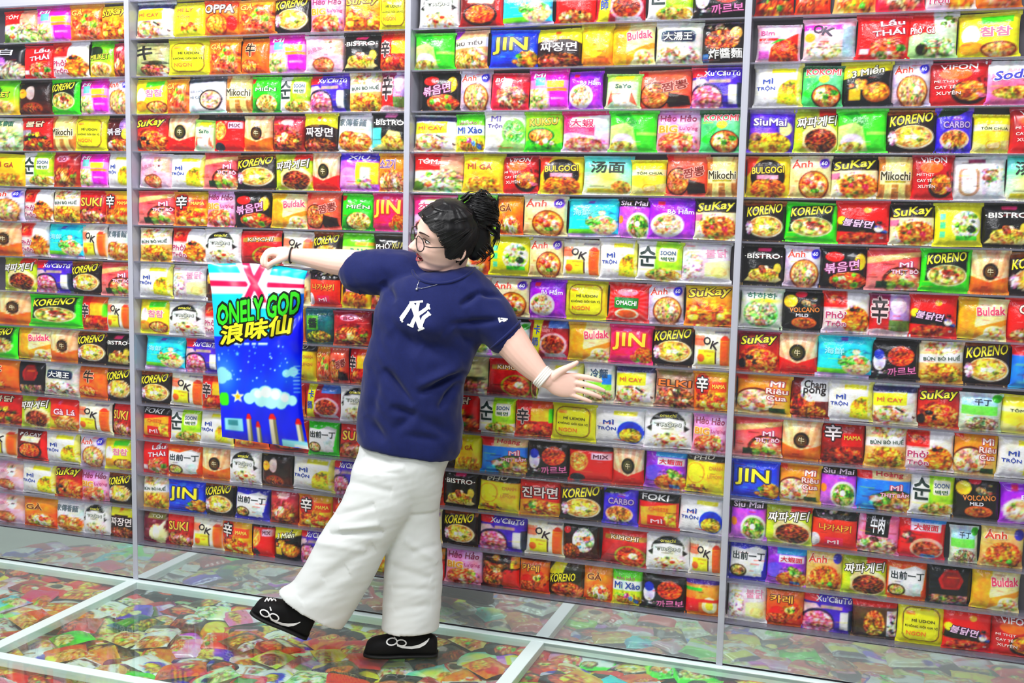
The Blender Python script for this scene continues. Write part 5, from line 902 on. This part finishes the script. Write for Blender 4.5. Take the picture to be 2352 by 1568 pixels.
def surf(u, v, fl=0.03, ph=0.0):
    """front of a pillow packet; u,v arrays in 0..1 -> x (unit width), z (unit height), y forward in metres"""
    a = np.clip(np.abs(2 * u - 1), 0, 1); w = np.clip((v - SEAL) / (1 - 2 * SEAL), 0, 1); b = np.abs(2 * w - 1)
    inside = (v > SEAL) & (v < 1 - SEAL)
    bulge = np.where(inside, (np.maximum(1 - a ** 4.0, 0) ** .55) * (np.maximum(1 - b ** 3.4, 0) ** .6), 0)
    x = (u - .5) * (1 - .035 * np.where(inside, np.maximum(1 - b ** 4, 0), 0) + fl * (b > .97))
    y = .027 * bulge
    y = y + .0022 * np.sin(u * 34 + ph) * np.exp(-((1 - b) / .22)) * np.where(inside, 1, .35)
    y = y + .0028 * np.sin(9 * u + 5 * v + ph) * np.sin(7 * v - 4 * u + 2 * ph) * bulge
    z = v + .006 * np.where(inside, 0, 1) * np.sin(u * 3.1 + ph)
    return x, z, y
def grid_faces(nu, nv, off=0, flip=False):
    i, j = np.meshgrid(np.arange(nu), np.arange(nv)); a = j * (nu + 1) + i + off
    q = np.stack([a, a + 1, a + nu + 2, a + nu + 1], -1).reshape(-1, 4)
    return q[:, ::-1] if flip else q
def build_mesh(name, co, faces, colors, m, smooth=True):
    me = bpy.data.meshes.new(name)
    me.vertices.add(len(co)); me.vertices.foreach_set('co', np.asarray(co, np.float32).ravel())
    n = len(faces); k = faces.shape[1]
    me.loops.add(n * k); me.loops.foreach_set('vertex_index', faces.astype(np.int32).ravel())
    me.polygons.add(n); me.polygons.foreach_set('loop_start', np.arange(0, n * k, k, dtype=np.int32))
    me.update(calc_edges=True)
    at = me.color_attributes.new('print', 'FLOAT_COLOR', 'POINT')
    at.data.foreach_set('color', np.c_[colors, np.ones(len(co))].astype(np.float32).ravel())
    if smooth: me.polygons.foreach_set('use_smooth', np.ones(n, bool))
    me.materials.append(m); me.validate(); me.update()
    return me
M_print = mat('printed_foil_wrapper', rough=0.24, spec=0.5, bump=0.30, bscale=9, attr='print')
M_letter = mat('printed_lettering', rough=0.4, spec=0.35, attr='print')

# lettering outlines come from the built-in fonts, all converted in one go
JOBS = []
def ask(s, offset):
    for x, y in (('ở', 'ỏ’'), ('Ở', 'Ỏ’'), ('ư', 'u’'), ('Ư', 'U’'), ('ợ', 'ọ’'), ('ơ', 'o’')): s = s.replace(x, y)   # horned letters fill badly: horn set as its own mark
    c = bpy.data.curves.new('t', 'FONT'); c.body = s; c.size = 1; c.resolution_u = 2; c.offset = offset; c.fill_mode = 'FRONT'
    o = bpy.data.objects.new('t', c); COL.objects.link(o); JOBS.append(o); return len(JOBS) - 1
def collect():
    dg = bpy.context.evaluated_depsgraph_get(); out = []
    for o in JOBS:
        e = o.evaluated_get(dg); m = e.to_mesh(); m.calc_loop_triangles()
        co = np.zeros(len(m.vertices) * 3); m.vertices.foreach_get('co', co); tr = np.zeros(len(m.loop_triangles) * 3, np.int32); m.loop_triangles.foreach_get('vertices', tr)
        out.append((co.reshape(-1, 3)[:, :2].copy(), tr.reshape(-1, 3).copy())); e.to_mesh_clear()
    for o in JOBS:
        c = o.data; bpy.data.objects.remove(o); bpy.data.curves.remove(c)
    JOBS.clear(); return out
def fat(g, r, n):
    """bolder strokes: the outline laid down n times around a small circle"""
    co, tr = g; cs, ts = [], []
    for k in range(n):
        a = 2 * math.pi * (k + .5) / n; cs.append(co + np.array([math.cos(a), math.sin(a)]) * r); ts.append(tr + k * len(co))
    cs.append(co); ts.append(tr + n * len(co)); return np.concatenate(cs), np.concatenate(ts)
def refine(co, tr, mx):
    """split long triangles so that lettering can follow a bulging wrapper"""
    for _ in range(6):
        e = np.stack([np.linalg.norm(co[tr[:, k]] - co[tr[:, (k + 1) % 3]], axis=1) for k in range(3)], 1)
        k = e.argmax(1); big = e.max(1) > mx
        if not big.any(): break
        t = tr[big]; kb = k[big]; n = len(co); r = np.arange(len(t))
        i0, i1, i2 = t[r, kb], t[r, (kb + 1) % 3], t[r, (kb + 2) % 3]
        mid = n + r; co = np.concatenate([co, (co[i0] + co[i1]) / 2])
        tr = np.concatenate([tr[~big], np.c_[i0, mid, i2], np.c_[mid, i1, i2]])
    return co, tr
def place_text(spec, inner, outer):
    """-> list of (uv, tris, colour, layer)"""
    s, cx, cy, w, h, fill = spec[:6]; outl = spec[6] if len(spec) > 6 else None
    rot = math.radians(spec[7]) if len(spec) > 7 else 0; sh = spec[8] if len(spec) > 8 else 0
    co = inner[0]; lo, hi = co.min(0), co.max(0); sz = np.maximum(hi - lo, 1e-3); res = []
    for (c, t), colr, ly in (((outer, outl, 0), (inner, fill, 1)) if outl else ((inner, fill, 1),)):
        q = (c - (lo + hi) / 2) / sz; x = q[:, 0] * w + q[:, 1] * h * sh; y = q[:, 1] * h
        u = cx + x * math.cos(rot) - y * math.sin(rot); v = cy + x * math.sin(rot) + y * math.cos(rot)
        uv, t = refine(np.c_[u, v], t, .11); res.append((uv, t, colr, ly))
    return res
used = {}
for row in LAY:
    for panel in row.split('|'):
        for it in panel.split(','):
            used[it.split()[0]] = used.get(it.split()[0], 0) + 1
todo = {}
for code in D:
    if code in used: todo[code] = [(ask(t[0], 0), len(t) > 6 and bool(t[6])) for t in D[code][3]]
BAG_T = [('ONELY GOD', .50, .765, .92, .125, '35d61c', '0c1c0a', 4.5, .12), ('浪味仙', .47, .645, .80, .125, 'f8f02a', '141208', 5, .38)]
bag_jobs = [(ask(t[0], 0), len(t) > 6) for t in BAG_T]
GLY = collect()

MESH = {}; LOW = {}; TRI = {}
U_, V_ = np.meshgrid(np.linspace(0, 1, NU_ + 1), np.linspace(0, 1, NV_ + 1))
for k, code in enumerate(todo):
    desc, short, art, texts = D[code]
    A = Art(NU_, NV_, 3, seed=k + 3).run(art)
    # crimped ends: pale seal bars
    A.R(0, 0, 1, .045, 'e8e2dc', .25); A.R(0, .955, 1, 1, 'e8e2dc', .25)
    A.grain(.13); cols = A.verts(1.36, 1.26); ph = (k * 1.7) % 6.28
    x, z, y = surf(U_, V_, .02 + .02 * (k % 3), ph)
    front = np.c_[x.ravel(), -y.ravel(), z.ravel()]
    ub, vb = np.meshgrid(np.linspace(0, 1, 9), np.linspace(0, 1, 9)); xb, zb, yb = surf(ub, vb, .03, ph)
    back = np.c_[xb.ravel(), .45 * yb.ravel() + .0006, zb.ravel()]
    avg = cols.reshape(-1, 3).mean(0)
    co = np.r_[front, back]; cc = np.r_[cols.reshape(-1, 3), np.tile(avg, (81, 1))]
    ff = grid_faces(NU_, NV_)
    body_me = build_mesh('noodle_packet', co, np.r_[ff[NS * NU_:-NS * NU_], grid_faces(8, 8, len(front), True)], cc, M_print)
    seals = []
    for nm, r0 in (('bottom_seal', 0), ('top_seal', NV_ - NS)):        # crimped ends: fine ribs across the flat fin
        sl = slice(r0 * (NU_ + 1), (r0 + NS + 1) * (NU_ + 1)); f = front[sl].copy(); cs = cols.reshape(-1, 3)[sl]
        f[:, 1] -= .0007 * np.sin(np.arange(len(f)) % (NU_ + 1) * 2.1); bk = f.copy(); bk[:, 1] += .0012; n_ = len(f)
        seals.append(build_mesh(nm, np.r_[f, bk], np.r_[grid_faces(NU_, NS), grid_faces(NU_, NS, n_, True)], np.r_[cs, cs], M_print))
    st = slice(0, None, 2)
    LOW[code] = (np.c_[x[st, st].ravel(), z[st, st].ravel(), y[st, st].ravel()], cols[st, st].reshape(-1, 3))
    tv, tf, tcx = [], [], []; n = 0
    for sp, (ji, jo) in zip(texts, todo[code]):
        for (uv, tr, colr, ly) in place_text(sp, fat(GLY[ji], .022, 4), fat(GLY[ji], .095, 8) if jo else None):
            uv = np.clip(uv, .015, .985); tx, tz, ty = surf(uv[:, 0], uv[:, 1], .0, ph)
            tv.append(np.c_[tx, -ty - .0012 - .0012 * ly, tz]); tf.append(tr + n); tcx.append(np.tile(lin(colr), (len(uv), 1))); n += len(uv)
    s2 = slice(0, None, 2); h2 = NU_ // 2; qf = grid_faces(h2, h2)
    TRI[code] = [(np.c_[x[s2, s2].ravel(), -y[s2, s2].ravel(), z[s2, s2].ravel()], np.r_[qf[:, [0, 1, 2]], qf[:, [0, 2, 3]]], cols[s2, s2].reshape(-1, 3))]
    if tv: TRI[code].append((np.concatenate(tv), np.concatenate(tf), np.concatenate(tcx)))
    MESH[code] = (body_me, build_mesh('lettering', np.concatenate(tv), np.concatenate(tf), np.concatenate(tcx), M_letter, False) if tv else None, seals)

# ------------------------------------------------------------------ stand every packet on its shelf
rnd = random.Random(11)
def wall_x(px, z):
    lo, hi = -6.0, 6.0
    for _ in range(40):
        m = (lo + hi) / 2
        if to_px((m, 0, z))[0] < px: lo = m
        else: hi = m
    return (lo + hi) / 2
PK = []
for i, row in enumerate(LAY):
    z = SH0 - DZ * i
    for c, panel in enumerate(row.split('|')):
        items = []
        for it in panel.split(','):
            code, a, b = it.split(); a, b = float(a), float(b)
            if a == 0 and b < 60: a = b - 74 - rnd.uniform(0, 6)
            if b == 2352 and b - a < 100: b = a + 112 + rnd.uniform(0, 8)
            items.append([code, max(wall_x(a, z + DZ * .45), SEAM[c] + .014), min(wall_x(b, z + DZ * .45), SEAM[c + 1] - .014)])
        PK.append(items)
N_ord = ['top', 'second', 'third', 'fourth', 'fifth', 'sixth', 'seventh', 'eighth', 'ninth', 'tenth', 'eleventh', 'twelfth', 'thirteenth', 'fourteenth', 'lowest']
def sh(code): return D[code][1]
labels = {}
cells = []
for q, items in enumerate(PK):
    i, c = divmod(q, 4)
    for j, (code, xa, xb) in enumerate(items):
        Lc = items[j - 1][0] if j else None; Rc = items[j + 1][0] if j + 1 < len(items) else None
        def at(r):
            if not 0 <= r < NROW: return None
            m = (xa + xb) / 2; best = min(PK[r * 4 + c], key=lambda t: abs((t[1] + t[2]) / 2 - m)); return best[0]
        if Lc and Rc: nb = 'between %s and %s' % (sh(Lc).replace(' packet', ''), sh(Rc))
        elif (c == 0 and Rc) or (c == 3 and Lc and not Rc and j): nb = 'next to %s' % sh(Rc or Lc)
        elif Rc: nb = 'against a clear post beside %s' % sh(Rc)
        else: nb = 'against a clear post beside %s' % sh(Lc)
        cells.append((i, c, j, code, xa, xb, nb, at(i - 1), at(i + 1)))
def wc(s): return len(s.split())
cand = []
for (i, c, j, code, xa, xb, nb, up, dn) in cells:
    d0, s0 = D[code][0], D[code][1]
    opts = [d0 + ' ' + nb, s0 + ' ' + nb]
    if dn: opts += [s0 + ' ' + nb + ', above ' + sh(dn).replace(' packet', '')]
    if up: opts += [s0 + ' ' + nb + ', below ' + sh(up).replace(' packet', '')]
    opts += [s0 + ' ' + nb + ', %s shelf' % N_ord[i]]
    cand.append([o for o in opts if wc(o) <= 16])
final = []
for q, o in enumerate(cand):
    pick = None
    for s in o:
        if sum(s in p for p in cand) == 1: pick = s; break
    if pick is None: pick = o[-1]
    final.append(pick)
from collections import Counter
dup = [s for s, n in Counter(final).items() if n > 1]
print('packets', len(cells), 'dup labels', len(dup), dup[:5])
# the three hundred that show largest are things of their own; the far and hidden rest is one object
HIDE = [BVHTree.FromPolygons([v.co.copy() for v in o.data.vertices], [tuple(p.vertices) for p in o.data.polygons]) for o in person.children if o.type == 'MESH' and o.name.split('.')[0] in ('body', 't_shirt', 'trousers', 'hair')]
vis = []
for (i, c, j, code, xa, xb, nb, up, dn) in cells:
    z = SH0 - DZ * i; got = 0
    for a in (.1, .3, .5, .7, .9):
        for e in (.1, .3, .5, .7, .9):
            p = Vector((xa + (xb - xa) * a, 0, z + DZ * .9 * e)); px, py = to_px(p)
            if not (0 < px < 2352 and 0 < py < 1568): continue
            if 492 < px < 697 and 615 < py < 1005: continue
            dv = p - CAM
            if any(t.ray_cast(CAM, dv.normalized(), dv.length)[0] is not None for t in HIDE): continue
            got += 1
    A0, A1 = to_px((xa, 0, z)), to_px((xb, 0, z + DZ)); vis.append(got / 25 * (A1[0] - A0[0]) * (A0[1] - A1[1]))
order = sorted(range(len(cells)), key=lambda q: -vis[q]); solo = set(order[:300])
SV, SF, SCc = [], [], []; sn = 0
for q, ((i, c, j, code, xa, xb, nb, up, dn), lab) in enumerate(zip(cells, final)):
    me, lt, seals = MESH[code]
    z = SH0 - DZ * i
    w = (xb - xa) * (1.02 + rnd.uniform(0, .03)); slim = code in ('RS', 'TC', 'SS', 'GS')
    h = DZ * (rnd.uniform(.91, .985) if not slim else .84)
    lean = rnd.uniform(-.10, .0)
    loc = Vector(((xa + xb) / 2, .029 + rnd.uniform(0, .006), z + .0004))
    rot = (lean, rnd.gauss(0, .016), rnd.gauss(0, .05))
    if q not in solo:
        from mathutils import Euler
        Mx = np.array((Matrix.Translation(loc) @ Euler(rot).to_matrix().to_4x4() @ Matrix.Diagonal((w, 1, h, 1))))
        for (co, tr, cl) in TRI[code]:
            SV.append(co @ Mx[:3, :3].T + Mx[:3, 3]); SF.append(tr + sn); SCc.append(cl); sn += len(co)
        continue
    o = bpy.data.objects.new('noodle_packet', me); COL.objects.link(o)
    o.location = loc; o.rotation_euler = rot; o.scale = (w, 1, h)
    tag(o, lab, 'noodle packet', 'instant noodle packets on the wall shelves')
    for sm in seals:
        t = bpy.data.objects.new(sm.name.split('.')[0], sm); COL.objects.link(t); t.parent = o
    if lt:
        t = bpy.data.objects.new('lettering', lt); COL.objects.link(t); t.parent = o
so = link('shelved_noodle_packets', build_mesh('shelved_noodle_packets', np.concatenate(SV), np.concatenate(SF), np.concatenate(SCc), M_print))
tag(so, 'noodle packets crowding the farthest case and the shelves behind the woman', 'noodle packets', None, 'stuff')
print('single packets', len(solo), 'smallest', vis[order[299]], 'largest joined', vis[order[300]], 'hidden', sum(v == 0 for v in vis))

# ------------------------------------------------------------------ packets lying under the glass floor: far too many to count, one heap
FV, FF, FC = [], [], []; n = 0
gl_n = NU_ // 2; gf = grid_faces(gl_n, gl_n)
codes = [k for k in LOW]
rs = np.random.RandomState(4)
y = -.03
rowi = 0
while y > -2.3:
    x = SEAM[0] - .6 + rs.rand() * .1
    while x < SEAM[-1] + .4:
        pxy = to_px((x, y, 0))
        if -160 < pxy[0] < 2500 and pxy[1] < 1900:
            q, colr = LOW[codes[rs.randint(len(codes))]]
            w, h = .135 + .05 * rs.rand(), .13 + .035 * rs.rand(); a = rs.randn() * .45 + (0.35 if rs.rand() < .5 else -.5)
            lx, ly, lz = q[:, 0] * w, (q[:, 1] - .5) * h, q[:, 2] * 1.0
            tilt = rs.randn() * .06; tl2 = rs.randn() * .06
            X = x + lx * math.cos(a) - ly * math.sin(a); Y = y + lx * math.sin(a) + ly * math.cos(a)
            Z = np.minimum(-.078 + lz * .6 + lx * tilt + ly * tl2 + .038 * rs.rand(), -.0145)
            ok = Y < .05
            FV.append(np.c_[X, np.minimum(Y, .06), Z]); FF.append(gf + n); FC.append(colr); n += len(q)
        x += .112 + .03 * rs.rand()
    y -= .105 + .01 * rs.rand(); rowi += 1
me = build_mesh('floor_noodle_packets', np.concatenate(FV), np.concatenate(FF), np.concatenate(FC), M_print)
fo = link('floor_noodle_packets', me)
tag(fo, 'jumbled noodle packets lying flat beneath the glass floor', 'noodle packets', None, 'stuff')
print('floor packets', len(FV))

# ------------------------------------------------------------------ the big snack bag in her hand
NUb, NVb = 110, 200
A = Art(NUb, NVb, 2, seed=9)
A.G('1438c8', '2050e8'); A.L(((0, .60), (0, 1), (1, 1), (1, .72), (.86, .62), (.6, .60)), '4cc8ec')
A.S(.95, .66, .12, .22, '1024d0', .9)
for (y0, y1, c_) in ((.955, 1.0, '4ccdf0'), (.915, .955, 'f6fafc'), (.885, .915, 'e8386a'), (.845, .885, 'f6fafc')): A.R(0, y0, 1, y1, c_)
A.L(((.28, 1), (.40, .90), (.26, .77), (.62, .77), (.60, .90), (.66, 1)), 'fbfcfd')
A.L(((.34, 1), (.42, 1), (.60, .80), (.52, .80)), 'e8386a'); A.L(((.60, 1), (.53, 1), (.32, .80), (.40, .80)), 'e8386a')
A.R(0, .0, 1, .60, '2050e0', .0)
A.S(.08, .38, .16, .13, '8cc4f4', .7); A.S(.85, .40, .14, .1, '5a94f4', .6); A.S(.5, .30, .3, .1, '3a74f0', .7)
for (x_, y_, r_) in ((.36, .235, .07), (.45, .255, .085), (.56, .262, .10), (.68, .25, .095), (.79, .235, .08), (.88, .225, .06), (.62, .225, .10), (.5, .225, .08), (.74, .215, .08)): A.E(x_, y_, r_, r_ * .5, 'bfe9f4')
for (x_, y_, r_) in ((.47, .262, .05), (.57, .272, .065), (.68, .258, .06), (.79, .24, .05)): A.E(x_, y_, r_, r_ * .5, 'e8f8fa')
for (x_, y_, r_) in ((.04, .36, .07), (.11, .375, .06), (.06, .40, .06), (.82, .385, .05), (.9, .395, .06)): A.E(x_, y_, r_, r_ * .5, 'a8dcf4')
for q in range(46):
    r_ = .004 + .008 * A.rs.rand(); A.E(A.rs.rand() * .9, .33 + .22 * A.rs.rand(), r_, r_ * .55, 'cfe4fb')
def star(cx_, cy_, r_, c_):
    A.L([(cx_ + (r_ if k % 2 == 0 else r_ * .42) * math.sin(k * math.pi / 5), cy_ + (r_ if k % 2 == 0 else r_ * .42) * math.cos(k * math.pi / 5) * .52) for k in range(10)], c_)
for (x0_, x1_) in ((.22, .31), (.33, .39), (.42, .47), (.49, .60)): A.R(x0_, .552, x1_, .564, 'd8e6fb')
star(.22, .245, .085, 'f4f0d8'); star(.22, .245, .04, 'f0b828'); star(.25, .505, .03, '8ac0f8')
A.RR(.0, .19, .11, .27, .03, '58d028')
A.R(.04, .045, .26, .115, 'a8dcec'); A.R(.08, .075, .2, .105, '5a98a0')
for (tx, w_, y1) in ((.335, .030, .115), (.44, .026, .075), (.62, .042, .12), (.93, .036, .10)):
    A.R(tx - w_, 0, tx + w_, y1, 'dcd6c4'); A.L(((tx - w_ * 1.2, y1), (tx - w_ * .5, y1 + .03), (tx + w_ * .5, y1 + .03), (tx + w_ * 1.2, y1)), 'c82838'); A.R(tx + w_ * .2, 0, tx + w_, y1, '8a8468')
A.R(.7, 0, 1, .03, 'a8dcf0'); A.R(.84, 0, 1, .012, 'f4f6f6')
for q in range(8): A.R(.9, .27 + q * .022, .985, .278 + q * .022, 'a8c8f0', .8)
cols = A.verts(1.35, 1.15)
LEFT = [(1.0, 477, 607), (.93, 481, 637), (.85, 486, 672), (.75, 490, 720), (.6, 492, 772), (.45, 497, 835), (.3, 503, 890), (.15, 507, 945), (0, 510, 1003)]
RIGHT = [(1.0, 706, 622), (.96, 700, 640), (.85, 699, 672), (.75, 696, 715), (.6, 697, 772), (.5, 694, 815), (.35, 692, 870), (.2, 694, 930), (.1, 699, 975), (0, 709, 1032)]
LEFT.reverse(); RIGHT.reverse()
lt_ = lambda tab, v, k: np.interp(v, [t[0] for t in tab], [t[k] for t in tab])
def bag_pt(u, v, lift=0.0, side=1):
    xl, yl, xr, yr = lt_(LEFT, v, 1), lt_(LEFT, v, 2), lt_(RIGHT, v, 1), lt_(RIGHT, v, 2)
    px, py = xl + (xr - xl) * u, yl + (yr - yl) * u
    py = py - 9 * math.sin(math.pi * u) * max(0, (v - .9) / .1)
    a = abs(2 * u - 1); b = abs(2 * v - 1)
    bl = (1 - a ** 3) ** .7 * max(0, 1 - b ** 5) ** .7
    d = -52 + side * 26 * bl
    if side > 0:
        g = lambda q, w: math.exp(-(q / w) ** 2)
        d += -9 * g((v - .66) - (u - .8) * .55, .05) * min(1, max(0, (u - .55) * 4)) * (a < .98) + 3.2 * math.sin(u * 9 + v * 7) * bl * .6 + 2.0 * math.sin(u * 23 - v * 11) * bl
        d += -4 * g(v - .52 + .3 * (u - .9), .035) * max(0, u - .3)
        d += 3.5 * math.sin(u * 20) * g(v - .96, .06) * (1 - a ** 4) + 3 * math.sin(u * 26 + 1) * g(v - .03, .05)
    return P(px, py, d + lift)
co = [bag_pt(u, v)[:] for v in np.linspace(0, 1, NVb + 1) for u in np.linspace(0, 1, NUb + 1)]
nb_ = len(co)
co += [bag_pt(u, v, -.3, -1)[:] for v in np.linspace(0, 1, 21) for u in np.linspace(0, 1, 13)]
fc = np.r_[grid_faces(NUb, NVb), grid_faces(12, 20, nb_, True)]
cc = np.r_[cols.reshape(-1, 3), np.tile(lin('2a58e0'), (21 * 13, 1))]
org = P(600, 1000, -52)
M_bag = mat('glossy_snack_foil', rough=0.26, spec=0.5, bump=0.06, bscale=14, attr='print')
bag = link('snack_bag', build_mesh('snack_bag', np.array(co) - np.array(org), fc, cc, M_bag)); bag.location = org
tag(bag, 'oversized blue snack bag with green and yellow lettering held by its top edge', 'snack bag')
tv, tf, tcx = [], [], []; n = 0
for sp, (ji, jo) in zip(BAG_T, bag_jobs):
    for (uv, tr, colr, ly) in place_text(sp, fat(GLY[ji], .035, 6), fat(GLY[ji], .12, 10) if jo else None):
        uv = np.clip(uv, .012, .988)
        uv, tr = refine(uv, tr, .03)
        tv.append(np.array([(bag_pt(a, b, 1.0 + 1.0 * ly) - org)[:] for a, b in uv])); tf.append(tr + n); tcx.append(np.tile(lin(colr), (len(uv), 1))); n += len(uv)
link('lettering', build_mesh('bag_lettering', np.concatenate(tv), np.concatenate(tf), np.concatenate(tcx), M_letter, False), None, bag)
